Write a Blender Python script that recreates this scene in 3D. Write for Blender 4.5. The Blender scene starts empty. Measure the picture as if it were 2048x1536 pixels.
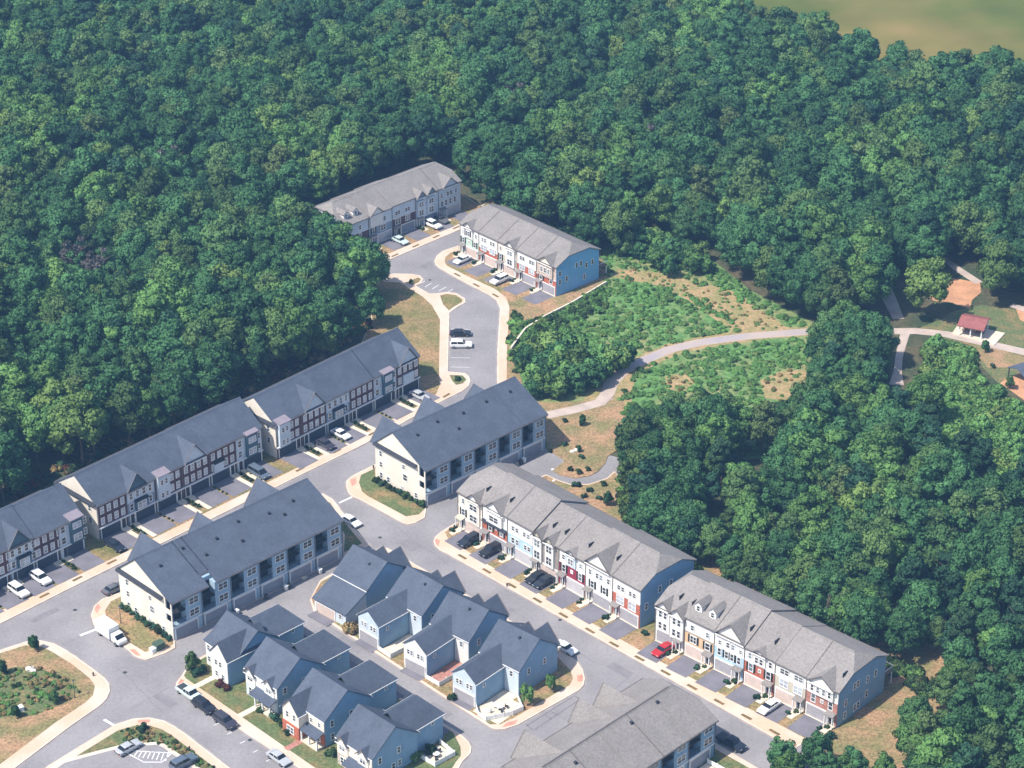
import bpy, bmesh, math, random
from mathutils import Vector, Matrix
random.seed(11)
SC = bpy.context.scene
COL = SC.collection
R = math.radians

# ------------------------------------------------------------------ camera
FPX, PITCH, CAMH, OY = 4800.0, R(28.7), 250.0, 456.0
cam_d = bpy.data.cameras.new('camera'); cam = bpy.data.objects.new('camera', cam_d); COL.objects.link(cam)
cam.location = (0, -OY, CAMH); cam.rotation_euler = (math.pi / 2 - PITCH, 0, 0)
cam_d.sensor_width = 36.0; cam_d.lens = 36.0 * FPX / 2048.0; cam_d.clip_start = 1.0; cam_d.clip_end = 9000
SC.camera = cam
# ------------------------------------------------------------------ sky + sun
SUN_AZ, SUN_EL = R(33.0), R(55.0)          # direction the light travels over the ground, height of the sun
w = bpy.data.worlds.new('World'); SC.world = w; w.use_nodes = True
nt = w.node_tree; nt.nodes.clear()
sky = nt.nodes.new('ShaderNodeTexSky'); sky.sky_type = 'NISHITA'; sky.sun_disc = False
sky.sun_elevation = SUN_EL; sky.sun_rotation = math.atan2(-math.cos(SUN_AZ), -math.sin(SUN_AZ)) % (2 * math.pi)
bg = nt.nodes.new('ShaderNodeBackground'); bg.inputs['Strength'].default_value = 0.14
wo = nt.nodes.new('ShaderNodeOutputWorld')
nt.links.new(sky.outputs[0], bg.inputs[0]); nt.links.new(bg.outputs[0], wo.inputs[0])
sd = bpy.data.lights.new('sun', 'SUN'); sd.energy = 4.5; sd.angle = R(0.53); sd.color = (1.0, 0.95, 0.86)
sun = bpy.data.objects.new('sun', sd); COL.objects.link(sun); sun.location = (-200, -300, 400)
sun.rotation_euler = Vector((math.cos(SUN_AZ) * math.cos(SUN_EL), math.sin(SUN_AZ) * math.cos(SUN_EL), -math.sin(SUN_EL))).to_track_quat('-Z', 'Y').to_euler()
SC.view_settings.view_transform = 'Standard'; SC.view_settings.look = 'None'; SC.view_settings.gamma = 1.0
SC.view_settings.use_curve_mapping = False; SC.view_settings.exposure = 0.54
SC.render.engine = 'CYCLES'
SC.cycles.use_denoising = True
SC.cycles.max_bounces = 5; SC.cycles.diffuse_bounces = 2; SC.cycles.glossy_bounces = 2; SC.cycles.transmission_bounces = 2
SC.cycles.transparent_max_bounces = 4; SC.cycles.caustics_reflective = False; SC.cycles.caustics_refractive = False

# ------------------------------------------------------------------ plan position of a surveyed point (ground, or height z)
_c, _s = math.cos(PITCH), math.sin(PITCH)
def G(px, py, z=0.0):
    a, b = (px - 1024) / FPX, -(py - 768) / FPX
    wx, wy, wz = a, _c + _s * b, -_s + _c * b
    t = (z - CAMH) / wz
    return Vector((wx * t, wy * t - OY, z))
def P(v):
    y = v[1] + OY; z = v[2] - CAMH
    f = _c * y - _s * z; u = _s * y + _c * z
    return 1024 + FPX * v[0] / f, 768 - FPX * u / f
U_ANG, V_ANG = R(-45.5), R(45.5)

# ------------------------------------------------------------------ materials
def C(r, g, b):
    f = lambda c: ((c / 255 + 0.055) / 1.055) ** 2.4 if c > 10 else c / 255 / 12.92
    return (f(r), f(g), f(b), 1.0)
MATS = {}
def mat(name, col, rough=0.85, var=0.12, scale=1.2, col2=None, fine=6.0, finevar=0.10, spec=0.25, coords='Position', bump=0.0, metallic=0.0, rnd=0.0, lo=0.38, hi=0.62):
    m = bpy.data.materials.new(name); m.use_nodes = True
    n = m.node_tree.nodes; l = m.node_tree.links
    bs = n['Principled BSDF']; bs.inputs['Roughness'].default_value = rough
    bs.inputs['Specular IOR Level'].default_value = spec; bs.inputs['Metallic'].default_value = metallic
    if coords == 'Position': g = n.new('ShaderNodeNewGeometry'); vec = g.outputs['Position']
    else: g = n.new('ShaderNodeTexCoord'); vec = g.outputs['Object']
    t1 = n.new('ShaderNodeTexNoise'); t1.inputs['Scale'].default_value = scale; t1.inputs['Detail'].default_value = 4; l.new(vec, t1.inputs['Vector'])
    mr = n.new('ShaderNodeMapRange'); mr.inputs[1].default_value = lo; mr.inputs[2].default_value = hi; l.new(t1.outputs[0], mr.inputs[0])
    mx = n.new('ShaderNodeMix'); mx.data_type = 'RGBA'; l.new(mr.outputs[0], mx.inputs['Factor'])
    c2 = col2 or tuple(min(1, c * (1 + var)) for c in col[:3]) + (1,)
    c1 = col if col2 else tuple(c * (1 - var) for c in col[:3]) + (1,)
    mx.inputs['A'].default_value = c1; mx.inputs['B'].default_value = c2
    t2 = n.new('ShaderNodeTexNoise'); t2.inputs['Scale'].default_value = fine; t2.inputs['Detail'].default_value = 3; l.new(vec, t2.inputs['Vector'])
    mr2 = n.new('ShaderNodeMapRange'); mr2.inputs[1].default_value = 0.3; mr2.inputs[2].default_value = 0.7
    mr2.inputs[3].default_value = 1 - finevar; mr2.inputs[4].default_value = 1 + finevar; l.new(t2.outputs[0], mr2.inputs[0])
    hs = n.new('ShaderNodeHueSaturation'); l.new(mx.outputs['Result'], hs.inputs['Color'])
    if rnd:
        oi = n.new('ShaderNodeObjectInfo'); r1 = n.new('ShaderNodeMapRange'); r1.inputs[3].default_value = 1 - rnd; r1.inputs[4].default_value = 1 + rnd
        l.new(oi.outputs['Random'], r1.inputs[0]); mu = n.new('ShaderNodeMath'); mu.operation = 'MULTIPLY'
        l.new(r1.outputs[0], mu.inputs[0]); l.new(mr2.outputs[0], mu.inputs[1]); l.new(mu.outputs[0], hs.inputs['Value'])
    else: l.new(mr2.outputs[0], hs.inputs['Value'])
    l.new(hs.outputs[0], bs.inputs['Base Color'])
    if bump:
        b = n.new('ShaderNodeBump'); b.inputs['Strength'].default_value = bump; b.inputs['Distance'].default_value = 0.1
        l.new(t2.outputs[0], b.inputs['Height']); l.new(b.outputs[0], bs.inputs['Normal'])
    MATS[name] = m; return m
mat('asphalt', (0.258, 0.240, 0.243, 1), 0.9, 0.11, 0.09, fine=1.6, finevar=0.09)
mat('drive_asphalt', (0.175, 0.165, 0.190, 1), 0.9, 0.10, 0.3, fine=4.0, finevar=0.08)
mat('concrete', (0.60, 0.42, 0.30, 1), 0.9, 0.12, 0.10, col2=(0.62, 0.50, 0.41, 1), fine=2.5, finevar=0.06)
mat('kerb', (0.62, 0.52, 0.43, 1), 0.9, 0.08, 0.5)
mat('concrete_pale', (0.66, 0.57, 0.45, 1), 0.9, 0.08, 0.5)
mat('ramp_brick', (0.52, 0.26, 0.19, 1), 0.9, 0.1, 1.0)
mat('lawn', (0.150, 0.150, 0.055, 1), 0.95, col2=(0.32, 0.205, 0.105, 1), scale=0.13, fine=2.6, finevar=0.42)
mat('lawn_orange', (0.355, 0.215, 0.120, 1), 0.95, col2=(0.200, 0.175, 0.075, 1), scale=0.20, fine=2.6, finevar=0.40)
mat('lawn_green', (0.110, 0.140, 0.055, 1), 0.95, col2=(0.27, 0.175, 0.085, 1), scale=0.25, fine=2.0, finevar=0.30, lo=0.45, hi=0.75)
mat('bed', (0.13, 0.10, 0.055, 1), 0.95, col2=(0.08, 0.085, 0.03, 1), scale=1.0, fine=3, finevar=0.3)
mat('strip_soil', (0.20, 0.13, 0.055, 1), 0.95, col2=(0.13, 0.10, 0.04, 1), scale=1.5, fine=4, finevar=0.2)
mat('forest_floor', (0.045, 0.065, 0.030, 1), 0.95, col2=(0.100, 0.085, 0.045, 1), scale=0.1, fine=1.0, finevar=0.3)
mat('meadow', (0.105, 0.215, 0.062, 1), 0.95, col2=(0.22, 0.235, 0.095, 1), scale=0.08, fine=0.9, finevar=0.35, lo=0.46, hi=0.62)
mat('field', (0.095, 0.115, 0.016, 1), 0.95, col2=(0.25, 0.175, 0.055, 1), scale=0.011, fine=0.05, finevar=0.1, lo=0.5, hi=0.66)
mat('straw', (0.38, 0.26, 0.135, 1), 0.95, col2=(0.25, 0.22, 0.09, 1), scale=0.3, fine=1.5, finevar=0.25)
mat('gutter_pan', (0.29, 0.255, 0.25, 1), 0.9, 0.1, 0.5)
mat('clay', (0.50, 0.26, 0.145, 1), 0.95, 0.12, 0.3, fine=1.5, finevar=0.12)
mat('trail', (0.46, 0.37, 0.32, 1), 0.95, 0.1, 0.3)
mat('trail_grey', (0.34, 0.30, 0.32, 1), 0.95, col2=(0.46, 0.36, 0.30, 1), scale=0.06)
mat('asphalt_old', (0.215, 0.200, 0.208, 1), 0.95, 0.08, 0.6, fine=3, finevar=0.08)
mat('crack_seal', (0.17, 0.16, 0.17, 1), 0.8, 0.1, 2)
mat('paint', (0.78, 0.77, 0.78, 1), 0.8, 0.06, 2)
mat('paint_dark', (0.14, 0.13, 0.15, 1), 0.8, 0.06, 2)
mat('roof_slate', (0.085, 0.100, 0.134, 1), 0.9, 0.07, 0.35, fine=2.2, finevar=0.12, spec=0.12, rnd=0.05)
mat('roof_grey', (0.236, 0.214, 0.202, 1), 0.9, 0.05, 0.25, fine=2.4, finevar=0.16, spec=0.12, rnd=0.04)
mat('roof_dark', (0.035, 0.038, 0.050, 1), 0.8, 0.1, 1)
mat('roof_red', (0.27, 0.095, 0.085, 1), 0.7, 0.1, 1)
mat('metal_pink', (0.26, 0.22, 0.25, 1), 0.5, 0.06, 1)
mat('white', (0.74, 0.72, 0.68, 1), 0.7, 0.04, 0.6, fine=5, finevar=0.03)
mat('trim', (0.78, 0.77, 0.75, 1), 0.6, 0.03, 1)
mat('cream', (0.74, 0.66, 0.56, 1), 0.8, 0.05, 0.4, fine=4, finevar=0.03)
mat('siding_grey', (0.24, 0.30, 0.38, 1), 0.8, 0.05, 0.5)
mat('siding_blue', (0.245, 0.375, 0.510, 1), 0.8, 0.05, 0.5)
mat('siding_blue_deep', (0.22, 0.46, 0.72, 1), 0.8, 0.05, 0.5)
mat('siding_terrace_shade', (0.34, 0.46, 0.56, 1), 0.8, 0.05, 0.5)  # blue shade of the alley side is mixed into this wall colour
mat('siding_pale', (0.54, 0.61, 0.67, 1), 0.8, 0.05, 0.5)
mat('light_blue', (0.40, 0.56, 0.70, 1), 0.8, 0.05, 0.6)
mat('mint', (0.48, 0.60, 0.50, 1), 0.8, 0.05, 0.6)
mat('maroon', (0.28, 0.035, 0.06, 1), 0.8, 0.08, 0.6)
mat('tan', (0.62, 0.42, 0.25, 1), 0.8, 0.06, 0.6)
mat('sage', (0.50, 0.45, 0.36, 1), 0.8, 0.06, 0.6)
mat('stone', (0.52, 0.42, 0.36, 1), 0.9, 0.2, 2.5, fine=5, finevar=0.15)
mat('taupe', (0.30, 0.26, 0.23, 1), 0.85, 0.08, 0.8)
mat('brick_red', (0.42, 0.125, 0.075, 1), 0.9, 0.15, 1.5, fine=7, finevar=0.15)
mat('brick_rose', (0.40, 0.19, 0.15, 1), 0.9, 0.15, 1.5, fine=7, finevar=0.15)
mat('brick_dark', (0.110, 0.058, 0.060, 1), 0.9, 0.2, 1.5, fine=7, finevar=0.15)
mat('teal', (0.075, 0.13, 0.17, 1), 0.8, 0.08, 1)
mat('recess_shade', (0.026, 0.022, 0.026, 1), 0.9, 0.1, 1)  # near-black: balcony shade is painted into the back walls and floors
mat('garage_white', (0.52, 0.49, 0.50, 1), 0.7, 0.05, 1)
mat('garage_beige', (0.60, 0.48, 0.42, 1), 0.7, 0.05, 1)
mat('garage_grey', (0.36, 0.34, 0.36, 1), 0.7, 0.05, 1)
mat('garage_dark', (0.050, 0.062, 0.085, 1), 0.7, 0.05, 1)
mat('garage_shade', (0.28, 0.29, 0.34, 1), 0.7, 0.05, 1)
mat('shutter', (0.022, 0.027, 0.025, 1), 0.7, 0.1, 2)
mat('door_dark', (0.05, 0.04, 0.045, 1), 0.6, 0.1, 2)
mat('gutter', (0.16, 0.14, 0.135, 1), 0.6, 0.1, 2)
mat('glass', (0.030, 0.040, 0.050, 1), 0.12, 0.25, 0.4, spec=0.6)
mat('glass_mid', (0.14, 0.16, 0.18, 1), 0.2, 0.3, 0.5, spec=0.5)
mat('glass_light', (0.40, 0.43, 0.47, 1), 0.25, 0.25, 0.5, spec=0.5)
mat('tyre', (0.015, 0.015, 0.016, 1), 0.8, 0.1, 3, coords='Object')
mat('rim', (0.30, 0.30, 0.31, 1), 0.35, 0.1, 3, coords='Object', metallic=0.6)
mat('car_glass', (0.012, 0.015, 0.020, 1), 0.08, 0.1, 2, coords='Object', spec=0.6)
mat('headlamp', (0.75, 0.76, 0.78, 1), 0.2, 0.05, 2, coords='Object', spec=0.6)
mat('taillamp', (0.35, 0.02, 0.02, 1), 0.3, 0.05, 2, coords='Object', spec=0.6)
for nm, c in dict(white=(0.74, 0.74, 0.73), black=(0.018, 0.020, 0.026), navy=(0.020, 0.026, 0.040), silver=(0.42, 0.43, 0.45), grey=(0.13, 0.13, 0.14), red=(0.42, 0.02, 0.025), mint=(0.52, 0.62, 0.60), charcoal=(0.045, 0.043, 0.06), bluegrey=(0.10, 0.13, 0.17)).items():
    mat('paint_' + nm, c + (1,), 0.28, 0.03, 1.5, coords='Object', finevar=0.02, spec=0.55)
mat('bark', (0.15, 0.115, 0.085, 1), 0.9, 0.25, 2.0, coords='Object')
mat('wood', (0.22, 0.14, 0.09, 1), 0.8, 0.15, 2.0)
mat('vinyl', (0.80, 0.80, 0.78, 1), 0.6, 0.03, 1)
mat('plastic_dark', (0.05, 0.055, 0.06, 1), 0.6, 0.1, 2)
mat('utility_green', (0.06, 0.10, 0.07, 1), 0.6, 0.1, 2)
mat('rock', (0.62, 0.56, 0.50, 1), 0.9, 0.12, 2)

def leaf_mat(name, c_dark, c_light, warm, rnd=0.28, trans=0.30):
    m = bpy.data.materials.new(name); m.use_nodes = True
    n = m.node_tree.nodes; l = m.node_tree.links; n.clear()
    out = n.new('ShaderNodeOutputMaterial')
    oi = n.new('ShaderNodeObjectInfo'); tc = n.new('ShaderNodeTexCoord')
    ns = n.new('ShaderNodeTexNoise'); ns.inputs['Scale'].default_value = 0.45; ns.inputs['Detail'].default_value = 3
    ad = n.new('ShaderNodeVectorMath'); ad.operation = 'ADD'; l.new(tc.outputs['Object'], ad.inputs[0])
    vm = n.new('ShaderNodeVectorMath'); vm.operation = 'SCALE'; vm.inputs[0].default_value = (37, 19, 11); l.new(oi.outputs['Random'], vm.inputs['Scale'])
    l.new(vm.outputs[0], ad.inputs[1]); l.new(ad.outputs[0], ns.inputs['Vector'])
    mr = n.new('ShaderNodeMapRange'); mr.inputs[1].default_value = 0.3; mr.inputs[2].default_value = 0.7; l.new(ns.outputs[0], mr.inputs[0])
    mx = n.new('ShaderNodeMix'); mx.data_type = 'RGBA'; mx.inputs['A'].default_value = c_dark; mx.inputs['B'].default_value = c_light; l.new(mr.outputs[0], mx.inputs['Factor'])
    # some trees lean to olive
    m2 = n.new('ShaderNodeMix'); m2.data_type = 'RGBA'; m2.inputs['B'].default_value = warm
    w1 = n.new('ShaderNodeMapRange'); w1.inputs[1].default_value = 0.72; w1.inputs[2].default_value = 1.0; w1.inputs[4].default_value = 0.75
    sn = n.new('ShaderNodeMath'); sn.operation = 'FRACT'; ml = n.new('ShaderNodeMath'); ml.operation = 'MULTIPLY'; ml.inputs[1].default_value = 17.31
    l.new(oi.outputs['Random'], ml.inputs[0]); l.new(ml.outputs[0], sn.inputs[0]); l.new(sn.outputs[0], w1.inputs[0])
    l.new(w1.outputs[0], m2.inputs['Factor']); l.new(mx.outputs['Result'], m2.inputs['A'])
    hs = n.new('ShaderNodeHueSaturation'); l.new(m2.outputs['Result'], hs.inputs['Color'])
    rv = n.new('ShaderNodeMapRange'); rv.inputs[3].default_value = 1 - rnd; rv.inputs[4].default_value = 1 + rnd; l.new(oi.outputs['Random'], rv.inputs[0]); l.new(rv.outputs[0], hs.inputs['Value'])
    df = n.new('ShaderNodeBsdfDiffuse'); tr = n.new('ShaderNodeBsdfTranslucent'); ms = n.new('ShaderNodeMixShader'); ms.inputs[0].default_value = trans
    l.new(hs.outputs[0], df.inputs[0]); l.new(hs.outputs[0], tr.inputs[0]); l.new(df.outputs[0], ms.inputs[1]); l.new(tr.outputs[0], ms.inputs[2]); l.new(ms.outputs[0], out.inputs[0])
    MATS[name] = m
leaf_mat('leaf_forest', (0.050, 0.130, 0.055, 1), (0.112, 0.250, 0.096, 1), (0.175, 0.262, 0.082, 1))
leaf_mat('leaf_bright', (0.100, 0.215, 0.068, 1), (0.185, 0.335, 0.100, 1), (0.21, 0.28, 0.08, 1))
leaf_mat('leaf_dark', (0.032, 0.090, 0.054, 1), (0.070, 0.155, 0.082, 1), (0.06, 0.11, 0.05, 1))
leaf_mat('leaf_olive', (0.088, 0.160, 0.060, 1), (0.150, 0.245, 0.088, 1), (0.19, 0.24, 0.09, 1))
leaf_mat('leaf_shrub', (0.038, 0.080, 0.032, 1), (0.085, 0.140, 0.055, 1), (0.10, 0.12, 0.05, 1))
leaf_mat('leaf_meadow', (0.165, 0.350, 0.105, 1), (0.270, 0.490, 0.150, 1), (0.28, 0.34, 0.12, 1), 0.2, 0.4)
leaf_mat('leaf_vine', (0.150, 0.330, 0.105, 1), (0.260, 0.480, 0.160, 1), (0.24, 0.32, 0.10, 1), 0.2, 0.35)
leaf_mat('leaf_red', (0.14, 0.04, 0.04, 1), (0.22, 0.08, 0.06, 1), (0.16, 0.08, 0.05, 1))
leaf_mat('leaf_dry', (0.34, 0.25, 0.12, 1), (0.52, 0.38, 0.18, 1), (0.30, 0.32, 0.11, 1))
leaf_mat('leaf_grey', (0.12, 0.115, 0.11, 1), (0.22, 0.20, 0.19, 1), (0.20, 0.16, 0.14, 1))

# ------------------------------------------------------------------ mesh builder
class MB:
    def __init__(s): s.v = []; s.f = []
    def add(s, vs, fs):
        o = len(s.v); s.v += [tuple(v) for v in vs]; s.f += [tuple(i + o for i in f) for f in fs]; return s
    def box(s, x0, x1, y0, y1, z0, z1):
        return s.add([(x0, y0, z0), (x1, y0, z0), (x1, y1, z0), (x0, y1, z0), (x0, y0, z1), (x1, y0, z1), (x1, y1, z1), (x0, y1, z1)],
                     [(3, 2, 1, 0), (4, 5, 6, 7), (0, 1, 5, 4), (1, 2, 6, 5), (2, 3, 7, 6), (3, 0, 4, 7)])
    def prism(s, poly, z0, z1):
        n = len(poly)
        a = sum(poly[i][0] * poly[(i + 1) % n][1] - poly[(i + 1) % n][0] * poly[i][1] for i in range(n))
        if a < 0: poly = poly[::-1]
        return s.add([(p[0], p[1], z0) for p in poly] + [(p[0], p[1], z1) for p in poly],
                     [tuple(range(n, 2 * n)), tuple(range(n - 1, -1, -1))] + [(i, (i + 1) % n, (i + 1) % n + n, i + n) for i in range(n)])
    def sheet(s, poly, z):
        n = len(poly)
        a = sum(poly[i][0] * poly[(i + 1) % n][1] - poly[(i + 1) % n][0] * poly[i][1] for i in range(n))
        if a < 0: poly = poly[::-1]
        return s.add([(p[0], p[1], z) for p in poly], [tuple(range(n))])
    def slab(s, poly, t):
        n = len(poly)
        nz = sum((poly[i][0] - poly[0][0]) * (poly[(i + 1) % n][1] - poly[0][1]) - (poly[(i + 1) % n][0] - poly[0][0]) * (poly[i][1] - poly[0][1]) for i in range(n))
        if nz < 0: poly = poly[::-1]
        return s.add(list(poly) + [(p[0], p[1], p[2] - t) for p in poly],
                     [tuple(range(n)), tuple(range(2 * n - 1, n - 1, -1))] + [(i + n, (i + 1) % n + n, (i + 1) % n, i) for i in range(n)])
    def exx(s, prof, x0, x1):            # (y,z) profile extruded along x
        n = len(prof)
        return s.add([(x0, p[0], p[1]) for p in prof] + [(x1, p[0], p[1]) for p in prof],
                     [tuple(range(n)), tuple(range(2 * n - 1, n - 1, -1))] + [(i + n, (i + 1) % n + n, (i + 1) % n, i) for i in range(n)])
    def exy(s, prof, y0, y1):            # (x,z) profile extruded along y
        n = len(prof)
        return s.add([(p[0], y0, p[1]) for p in prof] + [(p[0], y1, p[1]) for p in prof],
                     [tuple(range(n)), tuple(range(2 * n - 1, n - 1, -1))] + [(i, (i + 1) % n, (i + 1) % n + n, i + n) for i in range(n)])
    def cyl(s, a, b, r0, r1, n=8):
        a = Vector(a); b = Vector(b); d = (b - a).normalized()
        t = d.orthogonal().normalized(); q = d.cross(t)
        vs = [a + (t * math.cos(2 * math.pi * i / n) + q * math.sin(2 * math.pi * i / n)) * r0 for i in range(n)] + [b + (t * math.cos(2 * math.pi * i / n) + q * math.sin(2 * math.pi * i / n)) * r1 for i in range(n)]
        return s.add(vs, [(i, (i + 1) % n, (i + 1) % n + n, i + n) for i in range(n)] + [tuple(range(n, 2 * n)), tuple(range(n - 1, -1, -1))])
    def mesh(s, name, m):
        me = bpy.data.meshes.new(name); me.from_pydata(s.v, [], s.f); me.update(); me.materials.append(MATS[m] if isinstance(m, str) else m); return me
    def build(s, name, m, parent=None, loc=(0, 0, 0), rz=0.0):
        return ob(name, s.mesh(name, m), parent, loc, rz)
def ob(name, me, parent=None, loc=(0, 0, 0), rz=0.0):
    o = bpy.data.objects.new(name, me); COL.objects.link(o); o.parent = parent; o.location = loc; o.rotation_euler = (0, 0, rz); return o
def tag(o, label=None, cat=None, group=None, kind=None):
    if label: o['label'] = label
    if cat: o['category'] = cat
    if group: o['group'] = group
    if kind: o['kind'] = kind
    return o
def thing(name, loc, rz, label, cat, group=None): return tag(ob(name, None, None, loc, rz), label, cat, group)
CHILD = {}
def copy_tree(o, parent=None):
    c = o.copy(); COL.objects.link(c); c.parent = parent
    for ch in list(o.children): copy_tree(ch, c)
    return c
def struct(name, mb, m): o = mb.build(name, m); o['kind'] = 'structure'; return o
def pts(px): return [tuple(G(a, b)[:2]) for a, b in px]
def ribbon(px, width):
    q = [G(a, b) for a, b in px]; L = []; Rr = []
    for i, p in enumerate(q):
        d = (q[min(i + 1, len(q) - 1)] - q[max(i - 1, 0)]).normalized(); nn = Vector((-d.y, d.x, 0)); wd = width if not isinstance(width, list) else width[i]
        L.append(p + nn * wd / 2); Rr.append(p - nn * wd / 2)
    return L, Rr
def ribbon_mb(px, width, z):
    L, Rr = ribbon(px, width); mb = MB(); n = len(L)
    mb.add([(v.x, v.y, z) for v in L] + [(v.x, v.y, z) for v in Rr], [(i, i + n, i + n + 1, i + 1) for i in range(n - 1)]); return mb
def frame(p0, p1):
    a = G(*p0); b = G(*p1); d = b - a
    return a, math.atan2(d.y, d.x), d.length

# ================================================================== GROUND
ZB = 0.14                                    # top of kerbed pavements
me = MB(); me.sheet([(-1500, -600), (1500, -600), (1500, 2600), (-1500, 2600)], 0.0); struct('ground', me, 'forest_floor')
me = MB(); me.sheet(pts([(1250, 150), (1700, 150), (2350, 150), (2600, -260), (1300, -260)]), 0.012); struct('field', me, 'field')
road = [(-300, 1260), (60, 1090), (560, 850), (850, 712), (880, 600), (740, 575), (742, 520), (960, 430), (1010, 560), (1022, 700), (1030, 800),
        (1110, 880), (1236, 915), (1240, 950), (1190, 985), (1290, 1090), (1720, 1490), (1580, 1640), (-300, 1760)]
struct('road', MB().sheet(pts(road), 0.010), 'asphalt')

def offset(q, d):
    n = len(q); a = sum(q[i][0] * q[(i + 1) % n][1] - q[(i + 1) % n][0] * q[i][1] for i in range(n)); sg = 1 if a > 0 else -1; out = []
    for i in range(n):
        p0, p1, p2 = Vector(q[i - 1]), Vector(q[i]), Vector(q[(i + 1) % n]); e1 = (p1 - p0).normalized(); e2 = (p2 - p1).normalized()
        n1 = Vector((-e1.y, e1.x)) * sg; n2 = Vector((-e2.y, e2.x)) * sg; b = (n1 + n2); b = b / max(.5, b.length_squared / 2); out.append(tuple(p1 + b * d))
    return out
def block(name, px, nk=None, m='concrete'):
    q = pts(px); o = struct(name, MB().prism(q, 0.0, ZB), m); nk = nk or len(q)
    if nk < 2: return o
    for nm, d0, d1, z, m in (('kerb', 0.0, .28, ZB + .007, 'kerb'), ('gutter_pan', -.42, -.01, .017, 'gutter_pan')):
        A, B = offset(q, d0), offset(q, d1); mb = MB()
        mb.add([(a[0], a[1], z) for a in A[:nk]] + [(b[0], b[1], z) for b in B[:nk]], [(i, i + 1, i + 1 + nk, i + nk) for i in range(nk - 1)]); struct(nm, mb, m)
    return o
def lawn(name, px, m='lawn', z=ZB + 0.012): return struct(name, MB().sheet(pts(px), z), m)
block('pavement', [(-300, 1395), (0, 1248.7), (131, 1182), (600, 951.6), (727, 890), (887, 801.5), (925, 783), (937, 773), (941, 763), (938, 753), (930, 747), (896, 744), (897, 697), (899, 626), (918, 613), (931, 606), (930, 598), (913, 587), (893, 585), (872, 588), (858, 588), (831, 572), (842, 568), (847, 559), (840, 552), (825, 549), (790, 548), (772, 550), (757, 558), (740, 572), (742, 640), (715, 705), (445, 836), (107, 988), (-300, 1180)], 29)
lawn('lawn', [(-300, 1360), (24, 1212), (125, 1167), (600, 934), (720, 873), (850, 806), (872, 790), (880, 770), (878, 742), (880, 640), (864, 612), (845, 594), (800, 566), (765, 564), (742, 576), (744, 641), (716, 706), (446, 837), (108, 989), (-300, 1180)])
lawn('planting_bed', [(899, 751), (925, 752), (933, 760), (926, 768), (912, 771), (904, 762)], 'lawn_green')
lawn('planting_bed', [(880, 592), (893, 589), (911, 591), (925, 600), (924, 605), (905, 616), (898, 622), (886, 610)], 'lawn')
lawn('planting_bed', [(812, 566), (836, 556), (842, 559), (838, 565), (824, 571)], 'lawn_green')
block('pavement', [(700, 555), (735, 540), (751, 532), (919.5, 460), (948, 448), (962, 436), (965, 415), (880, 360), (590, 462), (600, 520)], 5)
lawn('lawn', [(700, 548), (735, 531), (751, 519), (918, 449), (945, 436), (962, 414), (880, 362), (592, 464), (602, 520)], 'lawn_orange')
block('pavement', [(948, 474), (921, 490.7), (884.6, 503), (873, 513), (869, 522), (871, 530), (880.5, 538), (923.6, 562.5), (979, 591), (993, 602), (1000, 617), (996, 682), (994.5, 702), (994, 760), (999, 792), (1040, 830), (1050, 800), (1036, 740), (1042, 650), (1130, 617), (1216, 562), (1196, 492), (985, 396), (952, 420)], 16)
lawn('lawn', [(950, 482), (930, 500), (902, 506), (891, 515), (889, 524), (893, 532), (932, 552), (990, 579), (1012, 596), (1019, 616), (1014, 690), (1013, 785), (1042, 829), (1052, 800), (1038, 740), (1044, 650), (1131, 618), (1218, 562), (1197, 491), (984, 395), (958, 420)], 'lawn_orange')
block('pavement', [(744.5, 932), (702.5, 953.5), (693, 963), (692, 974), (696, 986), (705, 994), (720, 1000), (807, 1047.5), (818, 1049.5), (830, 1047), (850, 1036), (853, 1014), (1092, 898), (1125, 880), (1060, 826), (1012, 797), (985, 810)], 12)
lawn('lawn', [(750, 938), (722, 951), (718, 966), (724, 984), (735, 993), (812, 1034), (838, 1030), (850, 1018), (852, 1012), (751, 955)], 'lawn_green')
block('pavement', [(1012, 799), (1061, 828), (1094, 899), (1105, 906), (1130, 922), (1105, 942), (1119, 951), (1152, 957), (1178, 953), (1196, 944), (1210, 927), (1215, 914), (1265, 880), (1245, 800), (1102, 806)], 1, 'lawn_orange')
lawn('lawn', [(1014, 799), (1062, 828), (1095, 898), (1106, 905), (1132, 922), (1107, 942), (1120, 950), (1152, 956), (1177, 952), (1195, 943), (1209, 926), (1214, 913), (1264, 880), (1244, 801), (1103, 807)], 'lawn_orange')
block('pavement', [(930, 1036), (905, 1050), (881.5, 1065), (870, 1075), (866.8, 1083), (870, 1092), (879.5, 1101), (899, 1110.8), (1588.7, 1499.3), (1614, 1482), (1634, 1492), (1760, 1600), (2000, 1480), (1900, 1240), (1500, 1125), (1270, 1000), (1229, 943), (1214, 957), (1178, 969), (1141, 969), (1119, 962), (1092, 950), (1010, 984)], 10)
lawn('lawn', [(931, 1039), (907, 1053), (890, 1066), (896, 1078), (977, 1131), (1298, 1312), (1614, 1480), (1634, 1490), (1760, 1597), (1998, 1480), (1899, 1242), (1500, 1127), (1270, 1002), (1230, 946), (1214, 959), (1178, 971), (1141, 971), (1119, 964), (1092, 952), (1011, 986)], 'lawn_orange')
block('pavement', [(246, 1184), (205, 1198.5), (189, 1212), (182, 1230), (187, 1249.7), (197, 1260), (242, 1288.7), (268, 1312), (280, 1318), (293, 1320.5), (332, 1307), (350, 1297), (350, 1283), (686, 1115), (739.7, 1091.8), (704.5, 1052.7), (676, 1012), (664, 998), (646, 988), (618, 997)])
lawn('lawn', [(246, 1192), (222, 1204), (210, 1222), (213, 1242), (228, 1262), (262, 1288), (290, 1305), (330, 1300), (346, 1290), (347, 1282), (250, 1206)], 'lawn_orange')
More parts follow.
